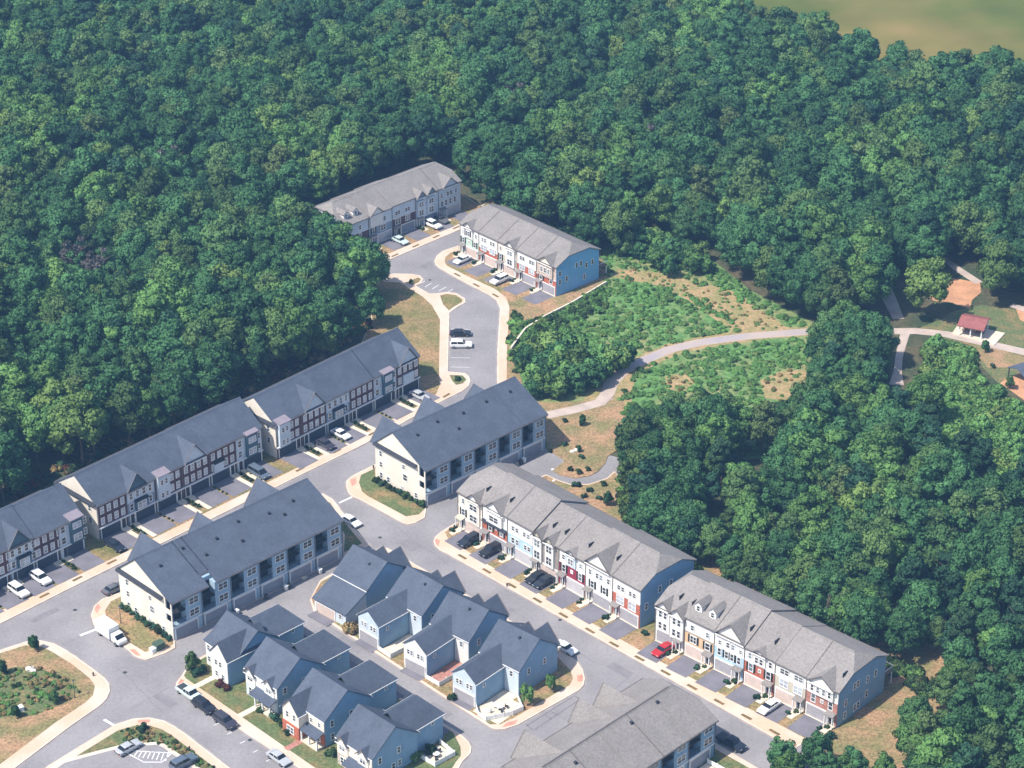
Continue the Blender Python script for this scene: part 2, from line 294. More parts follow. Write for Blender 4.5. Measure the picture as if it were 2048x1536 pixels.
lawn('lawn', [(640, 1002), (660, 1006), (676, 1030), (724, 1088), (688, 1106), (690, 1070)], 'lawn_green')
block('pavement', [(620, 1200), (628, 1226), (983.7, 1457.5), (995, 1460), (1010, 1459), (1036.7, 1450), (1157, 1382), (1167, 1372), (1170, 1358), (1166, 1340), (1154, 1323), (1124, 1303), (775, 1097), (758, 1098), (735, 1108), (640, 1162)])
lawn('lawn', [(623, 1198), (633, 1224), (980, 1450), (1000, 1450), (1028, 1437), (1140, 1371), (1146, 1358), (1141, 1342), (1110, 1310), (765, 1106), (740, 1112), (642, 1165)], 'lawn_orange')
block('pavement', [(378, 1328), (362.6, 1354), (353, 1366), (352, 1374), (358, 1383), (395, 1405), (431, 1428), (545, 1502), (610, 1545), (720, 1625), (860, 1640), (925, 1524), (941, 1508), (943, 1496), (938, 1485), (917, 1466), (600, 1275), (575, 1262), (545, 1256), (500, 1268), (440, 1294)])
lawn('lawn', [(380, 1332), (368, 1352), (372, 1358), (404.7, 1380.8), (499, 1445.9), (599.8, 1516), (740, 1614), (850, 1625), (912, 1525), (922, 1512), (921, 1495), (906, 1466), (598, 1280), (573, 1267), (545, 1261), (501, 1273), (441, 1299)], 'lawn_green')
block('pavement', [(-200, 1390), (-60, 1322), (0, 1301), (51, 1284.6), (82, 1281.5), (110.8, 1288.7), (147.7, 1311), (190.7, 1342), (210, 1357), (219, 1370), (220, 1384), (214, 1398), (201, 1411.7), (141.5, 1452.8), (0, 1560), (-200, 1700)])
lawn('lawn', [(-200, 1400), (-60, 1333), (0, 1308), (50, 1292), (78, 1292), (105, 1305), (145, 1330), (180, 1358), (190, 1372), (186, 1392), (170, 1407), (110, 1447), (0, 1530), (-200, 1670)], 'lawn_orange')
lawn('planting_bed', [(-120, 1390), (-20, 1352), (30, 1335), (80, 1338), (140, 1362), (160, 1384), (140, 1404), (70, 1432), (10, 1436), (-60, 1450)], 'lawn_green', ZB + 0.018)
block('pavement', [(232, 1449), (266.6, 1438.4), (297.4, 1436), (328, 1442.5), (350, 1454), (369, 1467), (454, 1532.6), (540, 1600), (400, 1760), (-150, 1720), (100, 1530)])
lawn('lawn', [(236, 1462), (268, 1453), (297, 1452), (322, 1459), (345, 1473), (432, 1538), (510, 1600), (390, 1740), (-130, 1700), (110, 1540)], 'lawn_green')
struct('kerb', MB().prism(pts([(120, 1524), (249, 1490), (318, 1486), (330, 1491), (396, 1536), (470, 1592), (380, 1720), (-100, 1680)]), ZB, ZB + 0.14), 'kerb')
struct('parking_lot', MB().sheet(pts([(130, 1528), (250, 1496), (315, 1492), (325, 1497), (388, 1540), (458, 1594), (372, 1712), (-85, 1675)]), ZB + 0.152), 'asphalt')
# block of the lower grey-roofed building
FA, FROT, FLEN = frame((1428, 1513), (1459, 1493.5))          # direction only
fo = G(1428, 1513); fx = Vector((math.cos(V_ANG), math.sin(V_ANG), 0)); fy = Vector((-math.sin(V_ANG), math.cos(V_ANG), 0))
def FL(x, y): q = fo + fx * x + fy * y; return (q.x, q.y)
struct('pavement', MB().prism([FL(-45, -10), FL(2.6, -10), FL(3.2, 16), FL(2, 17.4), FL(-45, 17.4)], 0, ZB), 'concrete')
struct('lawn', MB().sheet([FL(-45, -9.6), FL(1.6, -9.6), FL(1.6, 0.5), FL(0.5, 16.5), FL(-45, 16.6)], ZB + 0.012), 'lawn_green')
# meadow, trail, clearings
struct('meadow', MB().sheet(pts([(1195, 490), (1260, 478), (1400, 500), (1500, 580), (1640, 652), (1640, 900), (1500, 920), (1330, 900), (1250, 880), (1240, 806), (1102, 812), (1044, 835), (1046, 800), (1030, 740), (1036, 650), (1128, 612), (1212, 560)]), 0.012), 'meadow')
struct('meadow', MB().sheet(pts([(1856, 680), (1932, 690), (1960, 768), (2060, 836), (2300, 900), (2300, 1010), (2070, 990), (1925, 950), (1860, 905)]), 0.012), 'meadow')
struct('dry_grass_strip', MB().sheet(pts([(1325, 550), (1400, 566), (1455, 578), (1500, 602), (1540, 640), (1585, 662), (1500, 671), (1430, 682), (1470, 655), (1450, 628), (1400, 604)]), 0.022), 'straw')
struct('dry_grass_strip', ribbon_mb([(1230, 545), (1330, 560), (1400, 590), (1450, 615), (1500, 645), (1560, 665)], [5, 7, 8, 11, 12, 6], 0.020), 'straw')
struct('dry_grass_strip', MB().sheet(pts([(1520, 760), (1560, 742), (1612, 740), (1614, 790), (1580, 806), (1530, 795)]), 0.020), 'straw')
struct('dry_grass_strip', MB().sheet(pts([(1330, 752), (1370, 745), (1390, 765), (1370, 782), (1335, 780)]), 0.020), 'straw')
struct('trail_verge', ribbon_mb([(1195, 822), (1218, 798), (1230, 768), (1252, 742), (1290, 722), (1350, 697), (1420, 682), (1520, 668), (1620, 662)], [8, 10, 8, 6.5, 5.5, 5.5, 5.5, 5.5, 4.5], 0.024), 'straw')
struct('trail', ribbon_mb([(1092, 832), (1150, 820), (1200, 806), (1216, 788)], 3.0, ZB + .024), 'trail')
struct('trail', ribbon_mb([(1206, 801), (1214, 790), (1222, 768), (1245, 742), (1290, 720), (1340, 699), (1400, 685), (1500, 672), (1620, 663), (1700, 662), (1770, 663), (1830, 662), (1890, 668), (1960, 684), (2048, 704), (2200, 742)], 3.0, 0.030), 'trail')
struct('trail', ribbon_mb([(1212, 800), (1222, 768), (1245, 742), (1290, 720), (1340, 699), (1400, 685), (1500, 672), (1612, 663)], 2.6, 0.036), 'trail_grey')
struct('gravel_track', ribbon_mb([(1745, 540), (1768, 575), (1782, 605), (1797, 638)], [2.5, 3.5, 3.2, 2.6], 0.016), 'trail')
struct('gravel_track', ribbon_mb([(1812, 660), (1804, 690), (1798, 715), (1795, 745), (1793, 770)], [2.2, 1.8, 1.6, 1.8, 3.2], 0.016), 'trail')
struct('gravel_track', ribbon_mb([(1885, 515), (1915, 538), (1958, 566)], [1.5, 2.2, 2.2], 0.030), 'trail')
struct('clay_clearing', MB().sheet(pts([(1855, 592), (1875, 578), (1905, 556), (1960, 566), (1962, 585), (1944, 600), (1940, 618), (1922, 612), (1898, 604), (1868, 602)]), 0.020), 'clay')
struct('grass_field', MB().sheet(pts([(1840, 655), (1880, 640), (1910, 622), (1960, 610), (2200, 640), (2200, 860), (2048, 800), (1995, 765), (1960, 730), (1940, 690), (1880, 675)]), 0.013), 'lawn_green')
struct('clay_clearing', MB().sheet(pts([(1940, 692), (1975, 688), (2048, 716), (2048, 735), (1975, 735)]), 0.020), 'lawn_orange')
struct('clay_clearing', MB().sheet(pts([(2000, 766), (2040, 745), (2200, 770), (2200, 850), (2048, 800)]), 0.021), 'clay')
struct('clay_clearing', MB().sheet(pts([(2030, 612), (2090, 622), (2090, 660), (2040, 640)]), 0.021), 'clay')
struct('gravel_track', ribbon_mb([(2022, 610), (2060, 622), (2120, 640)], [2, 2.4, 2.4], 0.034), 'trail')
struct('concrete_pad', MB().prism(pts([(1904, 668), (1918, 648), (2010, 668), (1988, 692)]), 0, 0.26), 'concrete_pale')

# painted marks
def stripe(name, a, b, wd, z, m='paint', label=None):
    p = G(*a); q = G(*b); d = (q - p).normalized(); n = Vector((-d.y, d.x, 0)) * wd / 2
    return struct(name, MB().sheet([tuple((p + n)[:2]), tuple((p - n)[:2]), tuple((q - n)[:2]), tuple((q + n)[:2])], z), m)
stripe('stop_line', (160, 1271), (194, 1258), 0.55, 0.018)
stripe('stop_line', (678, 1006), (704, 994), 0.45, 0.018)
stripe('stop_line', (208, 1439), (228, 1451), 0.5, 0.018)
for a, b in [((1052, 1449), (1067, 1461)), ((1070, 1459), (1158, 1400)), ((1148, 1391), (1162, 1399)), ((1090, 1430), (1104, 1439)), ((1103, 1424), (1118, 1431)), ((1053, 1452), (1147, 1392))]: stripe('parking_line', a, b, 0.16, 0.018, 'paint_dark')
for i in range(6): stripe('parking_line', (438 + i * 26, 1446 + i * 18), (428 + i * 26, 1451 + i * 18), 0.12, 0.018)
for i in range(5): stripe('parking_line', (902, 658 + i * 19), (940, 659 + i * 19), 0.10, 0.018)
for i in range(5): stripe('parking_line', (836 + i * 14, 570 + i * 4), (850 + i * 14, 562 + i * 4), 0.14, 0.018)
# hatched island by the parking lot
for a, b in [((256, 1510), (286, 1526)), ((286, 1527), (324, 1527)), ((324, 1527), (344, 1509)), ((256, 1510), (262, 1504)), ((262, 1504), (344, 1509))]: stripe('hatch_line', a, b, 0.18, ZB + 0.158)
for i in range(8): stripe('hatch_line', (268 + i * 9, 1516 + i * 1.3), (275 + i * 9, 1506), 0.16, ZB + 0.158)
for px in [(250, 1345), (420, 1240), (600, 1010), (760, 1075), (930, 690), (1120, 1240), (1330, 1372), (860, 560), (150, 1220), (500, 1480)]:
    q = G(*px); o = MB().cyl((0, 0, .011), (0, 0, .02), .38, .38, 14).build('manhole_cover', 'plastic_dark', None, (q.x, q.y, 0)); o['kind'] = 'structure'
rp = random.Random(5)
for px, l, wd, an in [((260, 1240), 6, 2.2, V_ANG), ((480, 1120), 0.1, .1, 0), ((640, 980), 5, 1.8, V_ANG), ((820, 1090), 4, 2.4, U_ANG), ((1000, 1210), 7, 1.6, U_ANG), ((1240, 1340), 5, 2.0, U_ANG), ((330, 1400), 5, 1.8, U_ANG), ((860, 530), 5, 2, V_ANG), ((700, 1290), 6, 1.5, U_ANG), ((880, 1420), 5, 1.7, U_ANG), ((90, 1230), 6, 1.5, V_ANG)]:
    q = G(*px); o = MB().sheet([(-l / 2, -wd / 2), (l / 2, -wd / 2), (l / 2, wd / 2), (-l / 2, wd / 2)], .0135).build('asphalt_patch', 'asphalt_old', None, (q.x, q.y, 0), an); o['kind'] = 'structure'
for a, b in [((120, 1290), (300, 1200)), ((260, 1420), (420, 1330)), ((560, 1060), (720, 985)), ((760, 1030), (900, 1130)), ((1060, 1250), (1200, 1330)), ((400, 1490), (520, 1580)), ((230, 1330), (330, 1430)), ((640, 1240), (760, 1320)), ((1200, 1400), (1260, 1350)), ((790, 560), (900, 500))]:
    n = 9; struct('crack_seal', ribbon_mb([(a[0] + (b[0] - a[0]) * i / n + rp.uniform(-3, 3), a[1] + (b[1] - a[1]) * i / n + rp.uniform(-3, 3)) for i in range(n + 1)], .10, .0155), 'crack_seal')
# brick-red kerb ramps
for q in [[(866, 1086), (872, 1078), (880, 1082), (876, 1095)], [(352, 1372), (358, 1356), (368, 1362), (362, 1376)], [(700, 960), (712, 956), (713, 968), (704, 974)], [(1154, 1352), (1166, 1350), (1166, 1364), (1155, 1364)], [(1004, 1456), (1012, 1447), (1036, 1440), (1030, 1451)], [(276, 1441), (300, 1440), (300, 1446), (276, 1447)], [(188, 1218), (196, 1208), (202, 1216), (194, 1228)], [(256, 1300), (270, 1300), (282, 1312), (270, 1313)]]:
    struct('ramp', MB().sheet(pts(q), ZB + 0.006), 'ramp_brick')

# ================================================================== BUILDINGS
WCACHE = {}
def win(parent, x, y, z, w_, h_, rz=0.0, pane='glass', frame_m='trim', shutters=None, cols=1):
    k = (w_, h_, frame_m, cols)
    if k not in WCACHE:
        mb = MB(); t = 0.13
        mb.box(-w_ / 2, w_ / 2, -0.09, 0.02, 0, t).box(-w_ / 2, w_ / 2, -0.09, 0.02, h_ - t, h_)
        mb.box(-w_ / 2, -w_ / 2 + t, -0.09, 0.02, t, h_ - t).box(w_ / 2 - t, w_ / 2, -0.09, 0.02, t, h_ - t)
        mb.box(-w_ / 2 + t, w_ / 2 - t, -0.07, 0.02, h_ / 2 - 0.035, h_ / 2 + 0.035)
        for i in range(1, cols): xx = -w_ / 2 + w_ * i / cols; mb.box(xx - 0.06, xx + 0.06, -0.08, 0.02, t, h_ - t)
        WCACHE[k] = mb.mesh('window', frame_m)
    o = ob('window', WCACHE[k], parent, (x, y, z), rz)
    if pane == 'glass' and random.random() < .22: pane = 'glass_mid'
    k2 = (w_, h_, pane)
    if k2 not in WCACHE: WCACHE[k2] = MB().box(-w_ / 2 + 0.1, w_ / 2 - 0.1, -0.04, 0.02, 0.1, h_ - 0.1).mesh('pane', pane)
    ob('pane', WCACHE[k2], o)
    if shutters:
        k3 = (h_, shutters, 'sh')
        if k3 not in WCACHE:
            mb = MB().box(-0.2, 0.2, -0.06, 0.02, 0, h_)
            for i in range(5): mb.box(-0.15, 0.15, -0.085, -0.05, 0.1 + i * (h_ - .15) / 5, 0.1 + i * (h_ - .15) / 5 + 0.12)
            WCACHE[k3] = mb.mesh('shutter', shutters)
        for sg in (-1, 1): ob('shutter', WCACHE[k3], o, (sg * (w_ / 2 + 0.24), 0, 0))
    return o
def garage(parent, x, y, w_, h_, m, rz=0.0, trim='trim'):
    k = ('g', w_, h_, m)
    if k not in WCACHE:
        mb = MB(); n = 4
        for i in range(n): mb.box(-w_ / 2, w_ / 2, -0.10, 0.02, i * h_ / n + 0.02, (i + 1) * h_ / n - 0.02)
        mb.box(-w_ / 2 + .02, w_ / 2 - .02, -0.06, 0.02, 0.02, h_ - 0.03)
        WCACHE[k] = mb.mesh('garage_door', m)
        WCACHE[k + (1,)] = MB().box(-w_ / 2 - .2, -w_ / 2 - .01, -.14, .02, 0, h_ + .2).box(w_ / 2 + .01, w_ / 2 + .2, -.14, .02, 0, h_ + .2).box(-w_ / 2 - .01, w_ / 2 + .01, -.14, .02, h_ + .01, h_ + .2).mesh('door_frame', trim)
    o = ob('garage_door', WCACHE[k], parent, (x, y, ZB), rz); ob('door_frame', WCACHE[k + (1,)], o); return o
def door(parent, x, y, m='door_dark', rz=0.0, z=ZB + .18):
    if ('d', m) not in WCACHE:
        WCACHE[('d', m)] = MB().box(-.45, .45, -.06, .02, 0, 2.05).mesh('door', m)
        WCACHE['df'] = MB().box(-.6, -.46, -.1, .02, 0, 2.15).box(.46, .6, -.1, .02, 0, 2.15).box(-.46, .46, -.1, .02, 2.06, 2.2).mesh('door_frame', 'trim')
    o = ob('door', WCACHE[('d', m)], parent, (x, y, z), rz); ob('door_frame', WCACHE['df'], o); return o

def roof_sec(parent, x0, x1, d, ze, yr, zr, zb, m, yf=0.0, lend='gable', rend='gable', o=0.35, xo=0.25, t=0.22, clip=2.3):
    m1 = (zr - ze) / yr; m2 = (zr - zb) / (d - yr)
    a0 = x0 - (xo if lend != 'none' else 0); a1 = x1 + (xo if rend != 'none' else 0)
    fy_, fz = yf - o, ze + (yf - o) * m1; by, bz = d + o, zb - o * m2
    ya, za = yr * 0.5, ze + yr * 0.5 * m1; yb = yr + (za - zr) / -m2; zbk = za
    fr = [(a0, fy_, fz), (a1, fy_, fz)]; bk = [(a0, by, bz), (a1, by, bz)]; hips = []
    if rend == 'clip': fr += [(a1, ya, za), (a1 - clip, yr, zr)]; bk += [(a1, yb, zbk), (a1 - clip, yr, zr)]; hips.append([(a1, ya, za), (a1, yb, zbk), (a1 - clip, yr, zr)])
    else: fr += [(a1, yr, zr)]; bk += [(a1, yr, zr)]
    if lend == 'clip': fr += [(a0 + clip, yr, zr), (a0, ya, za)]; bk += [(a0 + clip, yr, zr), (a0, yb, zbk)]; hips.append([(a0, ya, za), (a0 + clip, yr, zr), (a0, yb, zbk)])
    else: fr += [(a0, yr, zr)]; bk += [(a0, yr, zr)]
    mb = MB(); mb.slab(fr, t); mb.slab(bk, t)
    for h in hips: mb.slab(h, t)
    r = mb.build('roof', m, parent)
    MB().exx([(yr - .3, zr - .3 * m1 + .05), (yr, zr + .06), (yr + .3, zr - .3 * m2 + .05), (yr, zr - .1)], a0 + (clip if lend == 'clip' else 0), a1 - (clip if rend == 'clip' else 0)).build('ridge_cap', m, r)
    MB().box(a0, a1, fy_ - .12, fy_ - .005, fz - .24, fz - .08).build('gutter', 'gutter', r); MB().box(a0, a1, by + .005, by + .14, bz - .16, bz + .05).build('gutter', 'gutter', r)
    return r
def wall_sec(parent, x0, x1, d, ze, yr, zr, zb, m, yf=0.0, clip=False):
    m1 = (zr - ze) / yr; m2 = (zr - zb) / (d - yr); e = 0.26
    if clip: ya = yr * .5; za = ze + ya * m1; yb = yr + (zr - za) / m2; prof = [(yf, 0), (yf, ze + yf * m1 - e), (ya, za - e), (yb, za - e), (d, zb - e), (d, 0)]
    else: prof = [(yf, 0), (yf, ze + yf * m1 - e), (yr, zr - e), (d, zb - e), (d, 0)]
    return MB().exx(prof[::-1], x0, x1).build('wall', m, parent)
def cross_gable(parent, xc, w_, ze, yface, inward, mmain, roofm, wallm, pitch=0.8, over=0.35, zb_wall=None, vent=True):
    """gable whose ridge runs into the main roof; yface = wall face, inward = +1/-1"""
    h = w_ / 2 * pitch; run = h / mmain; s = inward; xl, xr = xc - w_ / 2 - .25, xc + w_ / 2 + .25; zlo = ze - .25 * pitch
    yf_ = yface - s * over; yb = yface + s * (run + .9); h2 = ze + h + .06
    ye = yface + s * .8
    mb = MB(); mb.slab([(xl, yf_, zlo + .06), (xc, yf_, h2), (xc, yb, h2), (xl, ye, zlo + .06)], .16); mb.slab([(xc, yf_, h2), (xr, yf_, zlo + .06), (xr, ye, zlo + .06), (xc, yb, h2)], .16)
    r = mb.build('gable_roof', roofm, parent)
    rk = MB(); e0, e1 = min(yf_ - .06 * s, yf_ + .05 * s), max(yf_ - .06 * s, yf_ + .05 * s)
    rk.exy([(xl, zlo), (xc, h2 - .06), (xr, zlo), (xr, zlo + .14), (xc, h2 + .1), (xl, zlo + .14)], e0 - .05, e1 - .02 if s > 0 else e1 + .05); rk.build('rake_shade', 'gutter', parent)  # dark strip colours in the shaded edge of the gable roof
    y2 = yface + s * 0.9
    y0, y1 = min(yface, y2), max(yface, y2)
    g = MB().exy([(xc - w_ / 2, ze - .1), (xc + w_ / 2, ze - .1), (xc, ze + h - .1)], y0, y1).build('gable_wall', wallm, parent)
    if zb_wall is not None: MB().box(xc - w_ / 2, xc + w_ / 2, y0, y1, zb_wall, ze - .1).build('bay', wallm, parent)
    MB().box(xl + .1, xr - .1, yf_ - .04 if s > 0 else yf_ - .06, yf_ + .06 if s > 0 else yf_ + .04, zlo - .2, zlo - .05).build('fascia', 'trim' if wallm != 'teal' else 'gutter', parent)
    return r
def dormer(parent, xc, y, z, roofm, m='trim'):
    b = MB(); b.exy([(xc - .75, z - 1.2), (xc + .75, z - 1.2), (xc + .75, z + .9), (xc, z + 1.45), (xc - .75, z + .9)], y, y + 2.6); o = b.build('dormer', m, parent)
    rb = MB(); rb.slab([(xc - .95, y - .2, z + .8), (xc, y - .2, z + 1.6), (xc, y + 3.2, z + 1.6), (xc - .95, y + 3.2, z + .8)], .1); rb.slab([(xc, y - .2, z + 1.6), (xc + .95, y - .2, z + .8), (xc + .95, y + 3.2, z + .8), (xc, y + 3.2, z + 1.6)], .1); rb.build('dormer_roof', roofm, o)
    win(o, xc, y, z - .35, .9, 1.15)
def vents(parent, lst, m1, ze):
    for x, y in lst: MB().box(x - .22, x + .22, y - .22, y + .22, ze + y * m1 - .1, ze + y * m1 + .38).build('vent', 'roof_dark', parent)

PROJ = {}
def unit(row, x0, w_, sp, ze, mm, roofm, dz=0.0, yo=0.0):
    """one townhouse front: lower and upper wall skins, garage, door, windows, gables"""
    zs = sp.get('zs', 4.75); xa, xb = x0 + .06, x0 + w_ - .06; ff = -.14 + yo; top = ze - .33
    MB().box(xa, xb, ff, 0.02, 0, zs).build('front_wall', sp['lo'], row)
    MB().box(xa, xb, ff + .02, 0.02, zs, top).build('front_wall', sp['up'], row)
    MB().box(xa, xb, ff - .05, ff + .03, zs - .09, zs + .09).build('band', sp.get('band', 'trim'), row)
    if sp.get('pent'):
        MB().slab([(xa, ff - .55, zs - .25), (xb, ff - .55, zs - .25), (xb, ff, zs + .1), (xa, ff, zs + .1)], .08).build('pent_roof', 'roof_dark', row)
    gw = sp.get('gw', 4.3); g = sp.get('g', 'R')
    gx = x0 + .45 + gw / 2 if g == 'L' else x0 + w_ - .45 - gw / 2
    garage(row, gx, ff, gw, sp.get('gh', 2.15), sp.get('gm', 'garage_grey'), trim=sp.get('gt', 'trim'))
    ex = x0 + w_ - 1.1 if g == 'L' else x0 + 1.1
    door(row, ex, ff, sp.get('dm', 'door_dark'))
    MB().box(ex - .85, ex + .85, ff - 1.3, ff, ZB, ZB + .2).box(ex - .7, ex + .7, ff - 1.75, ff - 1.3, ZB, ZB + .1).build('stoop', 'concrete_pale', row)
    if sp.get('porch', 1):
        MB().slab([(ex - .95, ff - 1.15, 2.55), (ex + .95, ff - 1.15, 2.55), (ex + .95, ff, 2.8), (ex - .95, ff, 2.8)], .12).build('porch_roof', sp.get('pr', roofm), row)
        for sg in (-1, 1): MB().box(ex + sg * .8 - .08, ex + sg * .8 + .08, ff - 1.05, ff - .9, ZB + .2, 2.44).build('porch_post', 'trim', row)
    for b in sp.get('bays', []):          # (xc, w, z0, z1, mat, depth)
        MB().box(x0 + b[0] - b[1] / 2, x0 + b[0] + b[1] / 2, ff - b[5], ff, b[2], b[3]).build('bay', b[4], row)
        if len(b) > 6: MB().slab([(x0 + b[0] - b[1] / 2 - .2, ff - b[5] - .3, b[3] + .02), (x0 + b[0] + b[1] / 2 + .2, ff - b[5] - .3, b[3] + .02), (x0 + b[0] + b[1] / 2 + .2, ff + 1.6, b[3] + .55), (x0 + b[0] - b[1] / 2 - .2, ff + 1.6, b[3] + .55)], .16).build('bay_roof', b[6], row)
    for q in sp.get('wins', []):
        xx, zz, ww, hh = q[:4]; sh = q[4] if len(q) > 4 else None; dep = q[5] if len(q) > 5 else 0; pane = q[6] if len(q) > 6 else sp.get('pane', 'glass')
        win(row, x0 + xx, ff - dep, zz, ww, hh, 0, pane, 'trim', sh, 2 if ww > 1.3 else 1)
    for gq in sp.get('gab', []):          # (xc, w, out, mat)
        cross_gable(row, x0 + gq[0], gq[1], top + .24, ff - gq[2], 1, mm, roofm, gq[3], gq[4] if len(gq) > 4 else .8, zb_wall=gq[5] if len(gq) > 5 else None)
    for dx in sp.get('dorm', []): dormer(row, x0 + dx, 1.5, ze + 1.5 * mm + .35, roofm)
    for dd in sp.get('pipes', []):
        yy = 2.2; MB().box(x0 + dd - .09, x0 + dd + .09, yy, yy + 1.3, ze + yy * mm, ze + (yy + 1.3) * mm + .16).build('vent', 'roof_dark', row)
    MB().box(x0 - .05, x0 + .05, ff - .12, ff - .01, ZB, top).build('downspout', 'gutter', row)

def front_yard(row, n, w_, specs, y_in, drive_m='drive_asphalt', strip=True, ys=-7.2, group=''):
    for i in range(n):
        g = specs[i].get('g', 'R'); gw = specs[i].get('gw', 4.3)
        gx = i * w_ + .45 + gw / 2 if g == 'L' else (i + 1) * w_ - .45 - gw / 2
        MB().box(gx - gw / 2 - .15, gx + gw / 2 + .15, y_in, -.16, ZB - .05, ZB + .03).build('driveway', drive_m, row)
        MB().box(gx - gw / 2 - .25, gx + gw / 2 + .25, -.5, -.15, ZB - .05, ZB + .035).build('apron', 'concrete_pale', row)
        ex = (i + 1) * w_ - 1.1 if g == 'L' else i * w_ + 1.1
        MB().box(ex - .55, ex + .55, -3.2, -1.9, ZB - .05, ZB + .028).build('walk', 'concrete_pale', row)
def planting_strips(p0, p1, n, lab):
    a = G(*p0); b = G(*p1); d = b - a; rz = math.atan2(d.y, d.x)
    for i in range(n):
        q = a + d * (i / max(1, n - 1)); o = MB().box(-1.1, 1.1, -.3, .3, ZB - .02, ZB + .02).build('planting_strip', 'strip_soil', None, (q.x, q.y, 0), rz); o['kind'] = 'structure'

S = 'shutter'
def row_building(name, label, p0, p1, n, d, ze, rise, roofm, sidem, specs, ends=('clip', 'clip'), secs=None, y_in=-5.8, yr=None, endwins=True, dz=0.28, yard=True, endm=None, name_seams=True, zk=1.0):
    a, rz, L = frame(p0, p1); row = thing(name, (a.x, a.y, 0), rz, label, 'building', 'attached house rows'); w_ = L / n
    yr = yr or d * .5; zr = ze + rise; mm = rise / yr
    secs = secs or [(0, n, 0.0)]
    for k, (i0, i1, o) in enumerate(secs):
        le = ends[0] if k == 0 else 'gable'; re = ends[1] if k == len(secs) - 1 else 'gable'
        x0, x1 = i0 * w_ + (0 if k == 0 else .0), i1 * w_
        wall_sec(row, x0 + .01 * k, x1 - .01, d, ze + o, yr, zr + o, ze + o, endm if (endm and k in (0,)) else sidem, clip=(le == 'clip' or re == 'clip'))
        roof_sec(row, x0, x1, d, ze + o, yr, zr + o, ze + o, roofm, lend=le if k == 0 else 'none' if o <= secs[k - 1][2] else 'gable', rend=re if k == len(secs) - 1 else 'none' if o <= secs[k + 1][2] else 'gable', xo=.25 if (k in (0, len(secs) - 1)) else .12)
        for i in range(i0, i1):
            unit(row, i * w_, w_, specs[i], ze + o, mm, roofm)
            if i > i0 and (name_seams or i % 2 == 0):
                b = ze + o; MB().add([(i * w_ - .07, -.3, b - .3 * mm), (i * w_ + .07, -.3, b - .3 * mm), (i * w_ + .07, yr, b + rise), (i * w_ - .07, yr, b + rise), (i * w_ - .07, -.3, b - .3 * mm + .09), (i * w_ + .07, -.3, b - .3 * mm + .09), (i * w_ + .07, yr, b + rise + .09), (i * w_ - .07, yr, b + rise + .09)], [(3, 2, 1, 0), (4, 5, 6, 7), (0, 1, 5, 4), (1, 2, 6, 5), (2, 3, 7, 6), (3, 0, 4, 7)]).build('roof_seam', 'gutter' if roofm == 'roof_grey' else 'roof_dark', row)
    if yard: front_yard(row, n, w_, specs, y_in)
    row.scale = (1, 1, zk)
    return row, w_, L, mm, a, rz
W2, W3 = 2.95, 5.15
# ---- row A: seven fronts, lit, grey roof
A_specs = [
 dict(lo='cream', up='cream', g='R', gm='garage_beige', wins=[(1.5, 5.35, .8, 1.2), (1.5, W2, 1.1, 1.5, S), (4.7, 5.2, 2.2, 1.4, None, .35), (4.7, W2, 2.2, 1.5, None, .35)], bays=[(4.7, 3.2, 2.5, 7.0, 'cream', .35)], gab=[(4.7, 3.4, .35, 'white', .75)], pipes=[5.6], pr='sage'),
 dict(lo='brick_red', up='white', g='R', gm='garage_grey', wins=[(3.6, 5.35, 2.6, 1.3, None, .5), (2.2, W2, 1.0, 1.6, S), (5.3, W2, 1.0, 1.6, S), (3.75, 3.7, .5, .6, None, 0, 'glass_light')], bays=[(3.6, 4.2, 4.9, 7.0, 'white', .5)], gab=[(3.6, 4.4, .5, 'white', .8)], pipes=[5.2], pent=1),
 dict(lo='light_blue', up='white', g='R', gm='garage_white', wins=[(1.5, 5.5, .9, 1.1), (2.6, 5.5, .9, 1.1), (4.6, 5.5, .9, 1.1), (5.7, 5.5, .9, 1.1), (1.5, W2, 1.0, 1.3), (2.7, W2, 1.0, 1.3), (4.9, 3.0, .9, 1.1), (5.9, 3.0, .9, 1.1)]),
 dict(lo='taupe', up='taupe', g='R', gm='garage_beige', wins=[(1.5, 5.3, 1.6, 1.5, None, .45), (1.5, W2, 1.6, 1.7, None, .45), (4.7, 5.3, 1.6, 1.5, None, .45), (4.7, W2, 1.6, 1.7, None, .45)], bays=[(1.5, 2.2, 2.5, 7.0, 'white', .45), (4.7, 2.2, 2.5, 7.0, 'white', .45)], gab=[(1.5, 2.5, .45, 'sage', 1.0), (4.7, 2.5, .45, 'sage', 1.0)], pipes=[2.9, 6.1], band='taupe', gt='stone'),
 dict(lo='maroon', up='white', g='R', gm='garage_white', wins=[(1.2, 5.4, .9, 1.1), (3.3, 5.2, 1.5, 1.4, None, .3), (5.7, 5.4, .9, 1.1), (1.3, W2, 1.0, 1.6, S), (3.4, 3.5, .7, .7, None, 0, 'glass_light'), (5.6, W2, 1.0, 1.6, S)], bays=[(3.3, 2.4, 4.9, 7.0, 'siding_pale', .3)], gab=[(3.3, 2.6, .3, 'white', .6)], pipes=[5.4]),
 dict(lo='white', up='white', g='R', gm='garage_grey', wins=[(1.2, 5.35, .9, 1.2), (3.0, 5.3, .9, 1.2), (4.0, 5.3, .9, 1.2), (5.9, 5.35, .9, 1.2), (1.8, W2, 1.0, 1.5, S), (4.9, W2, 1.0, 1.5, S)], gab=[(3.2, 6.0, .12, 'white', .85)], pipes=[5.6]),
 dict(lo='brick_red', up='white', g='R', gm='garage_grey', wins=[(1.6, 5.45, .9, 1.1), (2.6, 5.45, .9, 1.1), (4.5, 5.45, .9, 1.1), (5.5, 5.45, .9, 1.1), (2.0, 2.8, 2.0, 1.7, None, 0, 'glass_light'), (5.0, 2.8, 2.0, 1.7, None, 0, 'glass_light')]),
]
